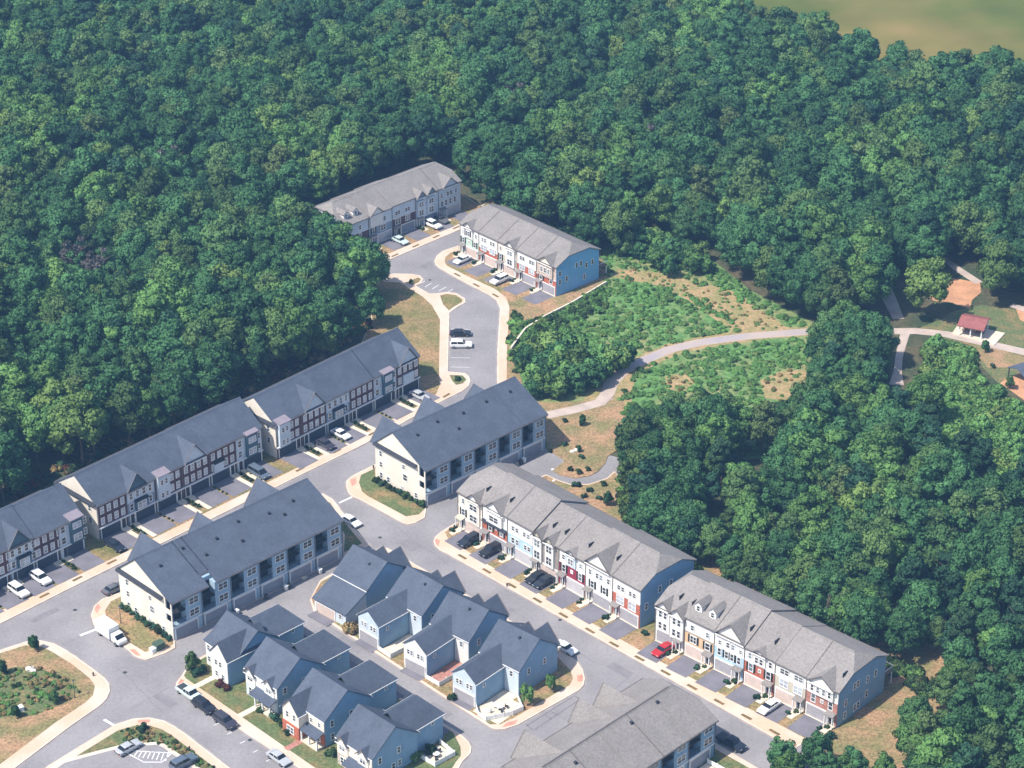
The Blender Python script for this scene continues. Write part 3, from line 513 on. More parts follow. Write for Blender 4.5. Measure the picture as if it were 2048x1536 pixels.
rowA = row_building('townhouse_row', 'row of seven sunlit attached houses, one front crimson, under a stepped grey roof', (918, 1053), (1280, 1258), 7, 14.2, 7.6, 3.2, 'roof_grey', 'siding_blue', A_specs, zk=1.10, secs=[(0, 1, 0.0), (1, 3, .4), (3, 5, 0.0), (5, 7, .4)])
B_specs = [
 dict(lo='white', up='white', g='L', gm='garage_grey', wins=[(1.3, 5.2, .9, 1.4, None, .3), (2.4, 5.2, .9, 1.4, None, .3), (1.3, W2, .9, 1.5, None, .3), (2.4, W2, .9, 1.5, None, .3), (4.6, 5.2, .9, 1.4, None, .5), (5.7, 5.2, .9, 1.4, None, .5), (4.6, W2, .9, 1.5, None, .5), (5.7, W2, .9, 1.5, None, .5)], bays=[(1.85, 2.9, 2.5, 7.0, 'white', .3), (5.1, 2.9, 2.5, 7.0, 'white', .5)], gab=[(1.85, 3.0, .3, 'white', .85), (5.1, 3.0, .5, 'white', .85)], pipes=[3.4, 6.3]),
 dict(lo='tan', up='white', g='L', gm='garage_beige', wins=[(1.7, 5.3, .9, 1.2), (5.1, 5.3, .9, 1.2), (2.0, W2, 1.5, 1.5, S), (5.2, W2, 1.2, 1.5, S)], dorm=[1.6, 4.8], band='taupe', gt='tan'),
 dict(lo='light_blue', up='white', g='L', gm='garage_grey', wins=[(1.2, 5.2, .8, 1.0), (3.0, 5.3, .9, 1.2), (4.1, 5.3, .9, 1.2), (5.8, 5.2, .8, 1.0), (1.2, W2 + .2, .9, 1.5), (2.8, W2 + .2, .9, 1.5, S), (4.0, W2 + .2, .9, 1.5, S), (5.5, W2 + .2, .9, 1.5)], gab=[(3.5, 6.0, .12, 'white', .85)], pipes=[5.9]),
 dict(lo='brick_red', up='white', g='L', gm='garage_beige', wins=[(1.2, 5.3, .9, 1.3), (2.8, 5.2, .9, 1.3, None, .25), (3.8, 5.2, .9, 1.3, None, .25), (5.6, 5.3, .9, 1.3), (1.5, W2, 1.1, 1.7, S), (3.4, 3.5, .7, .7), (5.3, W2, 1.1, 1.7, S)], bays=[(3.3, 2.6, 4.9, 7.0, 'white', .25)], gab=[(3.3, 2.8, .25, 'white', .5)], gt='brick_rose', pipes=[4.6]),
 dict(lo='sage', up='white', g='L', gm='garage_beige', wins=[(2.0, 5.35, 2.0, 1.2), (5.0, 5.35, 2.0, 1.2), (2.0, W2, 2.0, 1.6, None, 0, 'glass_light'), (5.0, W2, 2.0, 1.6, None, 0, 'glass_light')], gt='sage', pent=0),
 dict(lo='brick_rose', up='white', g='L', gm='garage_grey', wins=[(1.5, 5.3, .8, 1.3, None, .45), (2.7, 5.3, .8, 1.3, None, .45), (3.9, 5.3, .8, 1.3, None, .45), (5.1, 5.3, .8, 1.3, None, .45), (1.6, W2, 1.0, 1.6), (3.4, 3.5, .7, .7), (5.2, W2, 1.0, 1.6)], bays=[(3.3, 5.0, 4.9, 7.0, 'white', .45)], gab=[(3.3, 5.2, .45, 'white', .65)], pipes=[5.7]),
]
rowB = row_building('townhouse_row', 'row of six sunlit attached houses with two roof dormers, nearest the lower right', (1311, 1279), (1673, 1457), 6, 14.2, 7.3, 3.2, 'roof_grey', 'siding_blue', B_specs, zk=1.09, secs=[(0, 1, 0.0), (1, 3, .4), (3, 4, 0.1), (4, 6, 0.0)])
D_specs = [
 dict(lo='mint', up='white', g='R', gm='garage_beige', wins=[(1.2, 5.3, .9, 1.2), (3.0, 5.4, 1.4, 1.4, 'roof_dark', .3), (5.6, 5.4, .9, 1.2), (1.1, W2, .9, 1.5, S), (3.1, 3.4, .8, .8), (5.2, W2, .9, 1.5, S)], gab=[(3.0, 3.2, .3, 'white', .8, 4.9)]),
 dict(lo='brick_red', up='white', zs=4.0, g='R', gm='garage_beige', wins=[(1.3, 5.5, .8, 1.2), (2.2, 5.5, .8, 1.2), (4.3, 5.5, .8, 1.2), (5.2, 5.5, .8, 1.2), (1.8, 3.3, 2.0, 1.6, None, .1, 'glass_light'), (4.8, 3.3, 2.0, 1.6, None, .1, 'glass_light')]),
 dict(lo='sage', up='cream', g='R', gm='garage_beige', wins=[(1.0, W2, .7, 1.7, S), (1.0, 5.5, .8, 1.1), (4.6, 5.4, 1.8, 1.3, None, .45), (4.6, W2, 1.8, 1.6, None, .45)], bays=[(4.6, 2.9, 2.5, 7.0, 'white', .45)], gab=[(4.6, 3.1, .45, 'white', .95)]),
 dict(lo='brick_red', up='white', zs=4.4, g='R', gm='garage_grey', wins=[(1.8, 5.4, 1.8, 1.2), (5.0, 5.4, 1.8, 1.2), (1.8, 2.9, 2.0, 1.7, None, 0, 'glass_light'), (5.0, 2.9, 2.0, 1.7, None, 0, 'glass_light')]),
 dict(lo='brick_red', up='stone', zs=4.0, g='R', gm='garage_grey', wins=[(2.1, 5.2, .9, 1.4, None, .4), (3.3, 5.2, .9, 1.4, None, .4), (4.5, 5.2, .9, 1.4, None, .4), (1.5, 2.8, 1.1, 1.7, S), (4.9, 2.8, 1.1, 1.7)], bays=[(3.3, 4.6, 4.2, 7.0, 'stone', .4)], gab=[(3.3, 4.8, .4, 'cream', .7)]),
]
rowD = row_building('townhouse_row', 'row of five sunlit attached houses with bright blue end wall by the far wood', (922, 504), (1113, 594), 5, 13.8, 7.9, 3.2, 'roof_grey', 'siding_blue_deep', D_specs, secs=[(0, 5, 0.0)], y_in=-6.6)
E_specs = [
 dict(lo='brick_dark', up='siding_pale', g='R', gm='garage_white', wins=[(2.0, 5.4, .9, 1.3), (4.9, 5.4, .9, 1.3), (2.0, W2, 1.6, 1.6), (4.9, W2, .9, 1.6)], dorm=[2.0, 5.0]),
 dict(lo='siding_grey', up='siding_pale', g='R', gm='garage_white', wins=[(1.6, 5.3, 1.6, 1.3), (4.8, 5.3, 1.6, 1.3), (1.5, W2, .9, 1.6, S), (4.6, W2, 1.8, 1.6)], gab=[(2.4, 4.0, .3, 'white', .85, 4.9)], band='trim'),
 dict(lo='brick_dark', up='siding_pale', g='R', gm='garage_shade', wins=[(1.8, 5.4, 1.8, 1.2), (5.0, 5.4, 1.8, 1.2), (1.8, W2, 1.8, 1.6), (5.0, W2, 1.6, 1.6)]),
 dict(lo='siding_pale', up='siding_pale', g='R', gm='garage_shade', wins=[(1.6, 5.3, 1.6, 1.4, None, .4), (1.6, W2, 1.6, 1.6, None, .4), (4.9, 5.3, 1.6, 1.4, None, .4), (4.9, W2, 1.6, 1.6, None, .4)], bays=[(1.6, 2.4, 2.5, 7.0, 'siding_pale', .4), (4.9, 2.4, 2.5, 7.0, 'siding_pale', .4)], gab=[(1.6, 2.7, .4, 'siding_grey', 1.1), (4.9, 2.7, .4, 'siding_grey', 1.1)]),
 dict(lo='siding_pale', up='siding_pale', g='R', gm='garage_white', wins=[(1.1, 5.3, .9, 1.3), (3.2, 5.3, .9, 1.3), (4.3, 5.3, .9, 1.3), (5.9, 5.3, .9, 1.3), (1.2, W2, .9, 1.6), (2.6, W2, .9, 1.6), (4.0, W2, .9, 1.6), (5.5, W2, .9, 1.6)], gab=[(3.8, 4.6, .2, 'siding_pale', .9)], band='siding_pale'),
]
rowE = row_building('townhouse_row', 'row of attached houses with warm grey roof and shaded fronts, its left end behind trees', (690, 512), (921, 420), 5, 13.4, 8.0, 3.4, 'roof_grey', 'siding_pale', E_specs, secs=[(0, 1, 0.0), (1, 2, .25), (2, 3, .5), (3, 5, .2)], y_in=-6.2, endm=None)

# ---- slate-roofed rows on the left, fronts in shade
gl = 'glass_light'
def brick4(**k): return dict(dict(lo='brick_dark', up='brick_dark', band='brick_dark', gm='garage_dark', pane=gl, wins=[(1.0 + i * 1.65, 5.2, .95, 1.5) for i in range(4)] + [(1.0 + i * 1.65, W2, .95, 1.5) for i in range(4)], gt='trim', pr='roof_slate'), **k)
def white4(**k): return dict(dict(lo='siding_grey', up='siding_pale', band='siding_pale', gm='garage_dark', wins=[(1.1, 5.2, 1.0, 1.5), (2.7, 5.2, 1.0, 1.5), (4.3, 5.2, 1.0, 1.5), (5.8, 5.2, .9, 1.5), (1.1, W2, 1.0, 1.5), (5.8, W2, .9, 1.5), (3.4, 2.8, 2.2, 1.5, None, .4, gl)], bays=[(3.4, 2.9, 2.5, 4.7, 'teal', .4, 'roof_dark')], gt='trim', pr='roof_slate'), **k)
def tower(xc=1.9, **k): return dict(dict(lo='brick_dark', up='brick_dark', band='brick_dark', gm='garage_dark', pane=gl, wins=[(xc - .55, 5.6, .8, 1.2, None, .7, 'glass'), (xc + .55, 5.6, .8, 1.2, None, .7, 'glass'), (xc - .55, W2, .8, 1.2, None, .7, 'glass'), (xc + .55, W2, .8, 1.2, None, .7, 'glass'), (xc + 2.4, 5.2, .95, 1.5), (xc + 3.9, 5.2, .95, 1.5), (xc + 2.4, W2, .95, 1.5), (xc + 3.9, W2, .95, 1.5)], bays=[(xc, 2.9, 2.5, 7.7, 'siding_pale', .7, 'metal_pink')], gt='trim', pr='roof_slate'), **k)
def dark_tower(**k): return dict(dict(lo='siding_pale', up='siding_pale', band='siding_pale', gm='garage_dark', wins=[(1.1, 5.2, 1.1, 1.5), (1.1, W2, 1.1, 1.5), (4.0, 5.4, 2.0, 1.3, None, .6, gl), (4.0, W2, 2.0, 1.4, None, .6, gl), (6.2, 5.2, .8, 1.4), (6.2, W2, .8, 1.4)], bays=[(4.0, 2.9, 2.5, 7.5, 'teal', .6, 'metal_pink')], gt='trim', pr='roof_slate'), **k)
def pair(lst):
    for i, s in enumerate(lst): s['g'] = 'L' if i % 2 == 0 else 'R'; s['gw'] = 4.6; s['porch'] = 0
    return lst
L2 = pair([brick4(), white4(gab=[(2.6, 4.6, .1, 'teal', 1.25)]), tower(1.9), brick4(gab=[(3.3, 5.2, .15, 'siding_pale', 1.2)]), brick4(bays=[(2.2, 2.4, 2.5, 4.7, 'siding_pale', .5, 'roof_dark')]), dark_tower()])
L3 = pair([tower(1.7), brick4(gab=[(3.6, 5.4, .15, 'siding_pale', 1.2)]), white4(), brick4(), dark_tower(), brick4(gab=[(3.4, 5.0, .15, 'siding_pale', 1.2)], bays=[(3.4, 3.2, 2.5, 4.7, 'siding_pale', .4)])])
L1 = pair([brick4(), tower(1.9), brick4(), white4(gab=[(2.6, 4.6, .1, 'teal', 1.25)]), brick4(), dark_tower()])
def left_row(label, p0, p1, specs, secs, end_cream=True):
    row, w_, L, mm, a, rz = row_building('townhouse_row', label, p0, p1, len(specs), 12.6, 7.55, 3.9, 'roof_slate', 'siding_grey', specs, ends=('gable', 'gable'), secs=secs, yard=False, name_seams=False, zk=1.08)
    n = len(specs)
    ze, yr, zr, d = 7.55, 6.3, 7.55 + 3.9, 12.6
    MB().exx([(d - .05, .05), (d - .05, ze - .3), (yr, zr - .32), (.05, ze - .3), (.05, .05)], -.10, .0).build('end_wall', 'cream', row)
    MB().add([(-.1, 0, ze + .1), (-.75, 0, ze - .25), (-.75, d, ze - .25), (-.1, d, ze + .1), (-.1, 0, ze - .1), (-.75, 0, ze - .4), (-.75, d, ze - .4), (-.1, d, ze - .1)], [(0, 1, 2, 3), (7, 6, 5, 4), (0, 4, 5, 1), (1, 5, 6, 2), (2, 6, 7, 3)]).build('pent_roof', 'roof_dark', row)
    win(row, -.1, 2.2, 5.3, 1.0, 1.3, R(-90), 'glass'); win(row, -.1, 2.2, 2.8, 1.0, 1.3, R(-90), 'glass')
    for i in range(n):
        g = specs[i]['g']; gx = i * w_ + .45 + 2.3 if g == 'L' else (i + 1) * w_ - .45 - 2.3
        MB().box(gx - 2.45, gx + 2.45, -6.75, -.2, ZB - .05, ZB + .03).build('driveway', 'drive_asphalt', row)
        ex = (i + 1) * w_ - .9 if g == 'L' else i * w_ + .9
        xa, xb = ((i + 1) * w_ - 1.75, (i + 1) * w_ - .72) if g == 'L' else (i * w_ + .72, i * w_ + 1.75)
        MB().box(xa, xb, -6.75, -1.2, ZB - .05, ZB + .026).build('walk', 'concrete_pale', row)
        if g == 'L' and i + 1 < n: MB().box((i + 1) * w_ - .7, (i + 1) * w_ + .7, -5.4, -.6, ZB - .05, ZB + .035).build('planting_bed', 'bed', row)
    MB().box(-.2, L, -.55, -.16, 2.45, 2.62).build('canopy_band', 'trim', row)
    return row, w_, L, mm, a, rz
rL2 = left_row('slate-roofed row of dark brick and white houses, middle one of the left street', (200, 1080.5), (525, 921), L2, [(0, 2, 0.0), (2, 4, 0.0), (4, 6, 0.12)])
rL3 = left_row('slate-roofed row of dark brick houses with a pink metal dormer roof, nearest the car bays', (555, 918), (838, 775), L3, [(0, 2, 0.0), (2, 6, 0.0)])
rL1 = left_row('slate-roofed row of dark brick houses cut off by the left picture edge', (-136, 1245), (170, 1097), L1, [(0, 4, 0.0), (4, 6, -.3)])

# ---- rear-garage blocks with recessed balconies (alley side seen)
def terrace(name, label, p0, p1, n, d, ze, yr, rise, roofm, endm, wallm, notch=None, gables=(), lend='gable', rend='gable', first='balcony', ventl=(), endwins=(), L=None, gm='garage_shade'):
    if L is None: a, rz, L = frame(p0, p1)
    else: a, rz = p0, p1
    t = thing(name, (a.x, a.y, 0), rz, label, 'building', 'rear-garage terraces'); w_ = L / n; zr = ze + rise; m1 = rise / yr; rec = 1.7
    # main body set back behind the balconies
    wall_sec(t, 0.02, L, d, ze, yr, zr, ze, wallm, yf=rec, clip=(lend == 'clip' or rend == 'clip'))
    MB().box(0.02, L, 0.02, rec, 0, 2.75).build('ground_floor', wallm, t)
    secs = [(0, L, 0.0)] if not notch else [(0, notch[0], 0.0), (notch[0], notch[1], notch[2]), (notch[1], L, 0.0)]
    for k, (xa, xb, yf) in enumerate(secs):
        r = roof_sec(t, xa, xb, d, ze, yr, zr, ze, roofm, yf=yf, lend=lend if k == 0 else ('gable' if yf == 0 else 'none'), rend=rend if k == len(secs) - 1 else ('gable' if yf == 0 else 'none'), xo=.3 if len(secs) == 1 or k != 1 else 0)
        if k == 0: vents(r, ventl, m1, ze)
    for i in range(n):
        x0 = i * w_; bx0, bx1 = x0 + .15, x0 + w_ * .46
        MB().box(bx1, x0 + w_ - .02, 0.0, rec + .02, 2.75, ze - .28).build('front_wall', wallm, t)
        MB().box(x0 - .02 if i else .04, bx0, 0.0, rec + .02 if i else .14, 2.75, ze - .28).build('pier', wallm, t)
        MB().box(bx0, bx1, rec - .06, rec + .02, 2.78, ze - .3).build('balcony_back', 'recess_shade', t)
        MB().box(bx0 + .01, bx1 - .01, .08, rec - .07, 4.95, 5.12).build('balcony_floor', 'recess_shade', t)
        for zz in (2.76, 5.12):
            rb = MB().box(bx0, bx1, .02, .09, zz + .95, zz + 1.03)
            for q in range(9): xx = bx0 + (bx1 - bx0) * (q + .5) / 9; rb.box(xx - .02, xx + .02, .03, .08, zz, zz + .95)
            rb.build('railing', 'plastic_dark', t)
        xc = (bx1 + x0 + w_) / 2
        for zz in (3.15, 5.45): win(t, xc, 0, zz, 2.2, 1.45, 0, 'glass', 'trim', None, 2)
        garage(t, x0 + w_ / 2 - .4, 0.02, 4.9, 2.1, gm)
        MB().box(x0 + .02, x0 + w_ - .04, -.1, .02, 2.52, 2.72).build('band', 'trim', t)
        MB().box(x0 + w_ - .12, x0 + w_, -.12, -.01, ZB, ze - .4).build('downspout', 'gutter', t)
    # end wall facing the sun
    e = .3
    if lend == 'gable':
        MB().exx([(d - .05, .05), (d - .05, ze - e), (yr, zr - e), (rec + .05, ze + rec * m1 - e - .05), (rec + .05, .05)], -.08, 0.02).build('end_wall', endm, t)
        MB().box(-.08, .05, 0.0, rec + .05, .05, 3.6).box(-.08, .05, 0.0, .3, 3.6, ze - e).box(-.08, .05, .3, rec + .05, 4.95, 5.9).build('end_wall', endm, t)
        MB().add([(-.08, 2.2, ze + .1), (-.75, 2.2, ze - .25), (-.75, d, ze - .25), (-.08, d, ze + .1), (-.08, 2.2, ze - .1), (-.75, 2.2, ze - .4), (-.75, d, ze - .4), (-.08, d, ze - .1)], [(0, 1, 2, 3), (7, 6, 5, 4), (0, 4, 5, 1), (1, 5, 6, 2), (2, 6, 7, 3)]).build('pent_roof', 'roof_dark', t)
    for y, z, ww, hh in endwins: win(t, -.08, y, z, ww, hh, R(-90), 'glass')
    for xc, gw, pt in gables: cross_gable(t, xc, gw, ze - .1, d + .9, -1, rise / (d - yr), roofm, wallm, pt)
    t.scale = (1, 1, 1.09)
    for i in (range(1, n) if roofm == 'roof_grey' else (n - 1,)):
        xx = i * w_; MB().add([(xx - .08, -.3, ze - .3 * m1 + .02), (xx + .08, -.3, ze - .3 * m1 + .02), (xx + .08, yr, zr + .02), (xx - .08, yr, zr + .02), (xx - .08, -.3, ze - .3 * m1 + .12), (xx + .08, -.3, ze - .3 * m1 + .12), (xx + .08, yr, zr + .12), (xx - .08, yr, zr + .12)], [(3, 2, 1, 0), (4, 5, 6, 7), (0, 1, 5, 4), (1, 2, 6, 5), (2, 3, 7, 6), (3, 0, 4, 7)]).build('roof_seam', 'gutter' if roofm == 'roof_grey' and i % 2 else roofm, t)
    if roofm == 'roof_grey': MB().box(.5, L - 3, yr - .12, yr + .12, zr, zr + .14).build('ridge_vent', 'gutter', t)
    for q in (0.35, 0.75): MB().box(L * q - .5, L * q + .5, -.9, -.15, ZB - .1, ZB + .12).build('step', 'concrete_pale', t)
    return t
ew = [(13.4, 5.3, 1.0, 1.3), (13.4, 3.0, 1.0, 1.3), (13.4, .7, 1.0, 1.3), (11.2, .6, 1.0, 1.3), (6.4, 5.3, 1.0, 1.1), (6.0, 3.0, 1.4, 1.5), (7.0, .9, .7, .7), (1.6 + 1.2, .7, .9, 1.2)]
terrace('terrace', 'slate-roofed terrace with cream end wall and a notch cut in its alley-side roof', (348.7, 1282.5), (686, 1114), 6, 16.0, 7.8, 10.2, 4.3, 'roof_slate', 'cream', 'siding_terrace_shade', notch=(8.0, 10.4, 2.6), gables=[(6.5, 6.6, 1.2), (19.5, 4.4, 1.3), (34, 6.8, 1.22)], ventl=[(3, 6.8), (9, 8.0), (16, 6.9), (22, 8.1), (28.5, 7.0), (34.5, 7.2), (12, 5), (20, 4.4), (31, 5.5)], endwins=ew)
terrace('terrace', 'slate-roofed terrace with cream end wall and unbroken eave, near the trail', (852, 1013), (1091.3, 898), 5, 15.2, 7.8, 9.6, 4.3, 'roof_slate', 'cream', 'siding_terrace_shade', gables=[(3.2, 6.4, 1.2), (14.5, 6.6, 1.22), (28, 5.0, .8)], ventl=[(4, 6.8), (10, 7.6), (16.5, 7.0), (23, 7.2), (29.5, 7.0), (13, 4.5)], endwins=ew)
terrace('terrace', 'grey-roofed terrace cut off by the bottom edge, gables towards the side street', Vector(FL(-34, 0) + (0,)), V_ANG, 5, 16.2, 7.2, 8.2, 3.6, 'roof_grey', 'white', 'siding_blue', gables=[(6, 6, 1.1), (19, 4.6, 1.3), (25, 4.6, 1.3)], rend='clip', L=34.0, ventl=[(6, 6), (20, 6.5), (27, 7)])

# ---- detached houses
def gblock(h, x0, x1, y0, y1, ze, rise, axis, roofm, wallm, hip=(0, 0), o=.3, wall_base=0.0):
    """walled block under a gable or hipped roof; axis 'x' or 'y' = ridge direction; hip = inset of the ridge ends"""
    t = .2; e = .24
    sw = (lambda p: p) if axis == 'x' else (lambda p: (p[1], p[0], p[2]))
    a0, a1, b0, b1 = (x0, x1, y0, y1) if axis == 'x' else (y0, y1, x0, x1)
    bm = (b0 + b1) / 2; m = rise / ((b1 - b0) / 2); zo = ze - o * m; zr = ze + rise
    h0, h1 = hip; A0, A1, B0, B1 = a0 - o, a1 + o, b0 - o, b1 + o
    r0, r1 = (A0 + h0 if h0 else A0), (A1 - h1 if h1 else A1)
    mb = MB()
    mb.slab([sw(p) for p in [(A0, B0, zo), (A1, B0, zo), (r1, bm, zr), (r0, bm, zr)]], t)
    mb.slab([sw(p) for p in [(A0, B1, zo), (A1, B1, zo), (r1, bm, zr), (r0, bm, zr)]], t)
    if h0: mb.slab([sw(p) for p in [(A0, B0, zo), (A0, B1, zo), (r0, bm, zr)]], t)
    if h1: mb.slab([sw(p) for p in [(A1, B0, zo), (A1, B1, zo), (r1, bm, zr)]], t)
    r = mb.build('roof', roofm, h)
    if h0 or h1: wl = MB().box(x0, x1, y0, y1, wall_base, ze - e)
    else:
        prof = [(b0, wall_base), (b1, wall_base), (b1, ze - e), (bm, zr - e), (b0, ze - e)]
        wl = MB().exx(prof, x0, x1) if axis == 'x' else MB().exy(prof, y0, y1)
    wl.build('wall', wallm, h)
    # white gutters along the eaves
    g = MB()
    for bb in (B0 - .1, B1 + .005):
        q = [sw((A0, bb, 0)), sw((A1, bb + .095, 0))]
        g.box(min(q[0][0], q[1][0]), max(q[0][0], q[1][0]), min(q[0][1], q[1][1]), max(q[0][1], q[1][1]), zo - .2, zo - .06)
    g.build('gutter', 'trim', r)
    return r
def house(label, p0, p1): a, rz, L = frame(p0, p1); return thing('detached_house', (a.x, a.y, 0), rz, label, 'house', 'detached slate-roofed houses'), L
RS = 'roof_slate'
# left column: fronts to the lower street, garages on the alley
def left_house(label, p0, p1, kind):
    h, W = house(label, p0, p1)
    W = 8.6
    if kind == 0:
        gblock(h, 0.1, W - .1, 2.6, 11.2, 5.8, 3.2, 'x', RS, 'siding_blue', hip=(0, 0)); gblock(h, 3.9, W, 0, 9.0, 5.95, 2.7, 'y', RS, 'siding_blue'); MB().exy([(3.92, 0.02), (W - .02, .02), (W - .02, 5.7), (6.25, 8.35), (3.92, 5.7)], -.1, .02).build('front_wall', 'white', h)
        gblock(h, .6, W - .7, 9.0, 17.6, 5.7, 2.9, 'y', RS, 'siding_blue', hip=(0, 2.8))
        MB().box(.1, 4.2, 1.6, 3.1, 0, 5.4).build('front_wall', 'white', h); MB().slab([(-.1, 1.3, 5.45), (4.3, 1.3, 5.45), (4.3, 3.4, 6.3), (-.1, 3.4, 6.3)], .18).build('porch_roof', RS, h)
        for x, y, z in [(1.0, 1.6, 3.4), (2.6, 1.6, 3.4), (1.0, 1.6, 1.0), (5.4, -.1, 3.4), (6.6, -.1, 3.4), (5.4, -.1, 1.0), (7.2, -.1, 1.0)]: win(h, x, y, z, .9, 1.3)
        door(h, 3.2, 1.6)
    else:
        brickm = {1: 'siding_pale', 2: 'brick_red', 3: 'stone'}[kind]
        up = {1: 'white', 2: 'cream', 3: 'cream'}[kind]
        gblock(h, 0, W, .6, 10.8, 5.8, 3.8, 'x', RS, 'siding_blue'); gblock(h, .5, W - .9, 8.6, 17.6, 5.7, 3.0, 'y', RS, 'siding_blue', hip=(0, 2.8))
        MB().box(.02, W - .02, .42, .7, 2.75, 5.3).build('front_wall', up, h); MB().box(.01, W - .01, .40, .7, 0, 2.74).build('front_wall', brickm, h)
        if kind in (1, 3):
            for xc in (1.5, 6.6): cross_gable(h, xc, 2.6, 5.4, .25, 1, .75, RS, up, 1.0, zb_wall=2.8); win(h, xc, .25, 3.6, 1.5, 1.4, 0, 'glass', 'trim', None, 2)
        else:
            gblock(h, -.1, 4.1, -1.4, 5.5, 5.6, 2.4, 'y', RS, 'cream'); MB().box(-.15, 4.15, -1.55, 2.0, 0, 2.7).build('front_wall', brickm, h)
            win(h, 1.2, -1.4, 3.6, .9, 1.4); win(h, 3.0, -1.4, 3.6, .9, 1.4); win(h, 2.0, -1.55, .7, 1.9, 1.5, 0, 'glass', 'trim', None, 2)
            for xx in (5.3, 7.4): win(h, xx, .42, 3.7, .8, 1.1)
        win(h, 1.6, .40, .7, 1.7, 1.5, 0, 'glass', 'trim', None, 2); win(h, 6.7, .40, .7, 1.7, 1.5, 0, gl if kind == 1 else 'glass', 'trim', None, 2); door(h, 4.5, .40)
        MB().slab([(3.0 if kind != 2 else 4.2, -1.4, 2.6), (W, -1.4, 2.6), (W, .45, 3.3), (3.0 if kind != 2 else 4.2, .45, 3.3)], .15).build('porch_roof', RS, h)
        for xx in (4.4, 6.4, W - .2): MB().box(xx - .12, xx + .12, -1.25, -1.0, ZB, 2.45).build('porch_post', 'trim', h)
        MB().box(4.2, W - .1, -1.3, .4, ZB - .05, ZB + .3).build('porch', 'concrete_pale', h)
        for y, z in [(2.2, 3.6), (6.5, 3.6), (2.2, .9), (5.2, .9), (6.6, .9)]: win(h, W, y, z, .9, 1.4, R(90))
    gx = 4.2; o = garage(h, gx, 17.6, 4.6, 2.1, 'garage_shade', R(180)); win(h, W - .9 if kind else W - .7, 15.2, 4.2, .7, 1.0, R(90))
    MB().box(1.4, 7.0, 17.75, 20.0, ZB - .05, ZB + .03).build('driveway', 'drive_asphalt', h)
    MB().box(3.7, 4.9, -4.6, -.2 if kind != 0 else 1.4, ZB - .05, ZB + .03).build('walk', 'concrete_pale' if kind != 2 else 'brick_rose', h)
    return h
left_house('white slate-roofed house with narrow left porch, corner nearest the balcony terrace', (399, 1335), (465, 1381), 0)
left_house('white slate-roofed house with twin front gables, second along the lower street', (490, 1390), (556, 1435), 1)
left_house('cream slate-roofed house with red brick ground floor, third along the lower street', (581, 1455), (655, 1505), 2)
left_house('slate-roofed corner house with blue-grey side wall, cut by the bottom edge', (672, 1530), (752, 1582), 3)
def right_house(label, p0, p1, kind):
    h, W = house(label, p0, p1); m = {0: 'siding_pale', 1: 'siding_pale', 2: 'white', 3: 'siding_pale'}[kind]; sidem = 'siding_blue'
    if kind == 0:
        gblock(h, 0, 8.4, 5.4, 15.8, 5.8, 3.6, 'x', RS, sidem)
        MB().exx([(0, 0), (5.6, 0), (5.6, 5.4), (0, 2.9)][::-1], .05, 8.3).build('wall', m, h)
        MB().slab([(-.25, -.35, 2.95), (8.6, -.35, 2.95), (8.6, 5.7, 5.55), (-.25, 5.7, 5.55)], .18).build('roof', RS, h)
        garage(h, 3.0, 0, 4.8, 2.1, 'garage_beige'); win(h, 6.9, 0, 1.2, .9, 1.1)
        MB().box(.3, 5.6, -2.2, -.15, ZB - .05, ZB + .03).build('driveway', 'drive_asphalt', h)
    else:
        gblock(h, .05, 5.5, 0, 10.5, 5.4, 2.1, 'y', RS, sidem, o=.25); MB().exy([(.06, .02), (5.49, .02), (5.49, 5.1), (2.78, 7.2), (.06, 5.1)], -.07, .04).build('front_wall', m, h)
        gblock(h, 0, 8.9, 7.4, 17.8, 5.8, 3.9, 'x', RS, sidem)
        MB().box(5.6, 8.85, 7.3, 7.42, 0, 5.4).build('front_wall', m, h)
        garage(h, 2.8, -.07, 4.6, 2.1, 'garage_grey')
        for xx in (1.2, 2.0, 3.6, 4.4): win(h, xx, -.07, 3.3, .75, 1.2)
        win(h, 7.2, 7.3, 3.6, .9, 1.3); win(h, 5.5, 2.0, 3.4, .7, .9, R(90))
        MB().box(.4, 5.2, -1.6, -.15, ZB - .05, ZB + .03).build('driveway', 'drive_asphalt', h)
        MB().box(5.7, 8.8, .6, 7.2, ZB - .05, ZB + .05).build('patio', 'brick_rose' if kind == 2 else 'concrete_pale', h)
        for y, z in [(10.0, 3.4), (14.2, 3.4)]: win(h, 8.9, y, z, .8, 1.4, R(90))
    D = 15.8 if kind == 0 else 17.6
    cross_gable(h, 6.0, 5.4, 5.6, D + .5, -1, .72, RS, m, 1.15); cross_gable(h, 1.7, 2.8, 5.6, D + .3, -1, .72, RS, m, 1.0)
    for vx, vy in ((2.4, 12.2 if kind else 9.8), (5.6, 11.4 if kind else 9.0)): MB().box(vx - .18, vx + .18, vy - .18, vy + .18, 7.0, 9.15 if kind else 8.55).build('vent', 'roof_dark', h)
    MB().slab([(1.0, D, 3.2), (7.8, D, 3.2), (7.8, D + 1.8, 2.6), (1.0, D + 1.8, 2.6)], .15).build('porch_roof', RS, h)
    for xx in (1.2, 4.4, 7.6): MB().box(xx - .1, xx + .1, D + 1.45, D + 1.65, 0, 2.5).build('porch_post', 'trim', h)
    return h
right_house('slate-roofed house with single-storey beige garage, nearest the balcony terrace', (629.6, 1221), (692.5, 1255.5), 0)
right_house('slate-roofed pale house with tall garage wing beside an ochre shrub bed, second on the alley', (718.4, 1276), (759.5, 1300.6), 1)
right_house('slate-roofed white house with a red brick patio, third on the alley', (808.7, 1333.4), (851, 1355), 2)
right_house('slate-roofed pale house with broad blue end wall and fenced corner patio', (906, 1391.7), (952.6, 1416.3), 3)

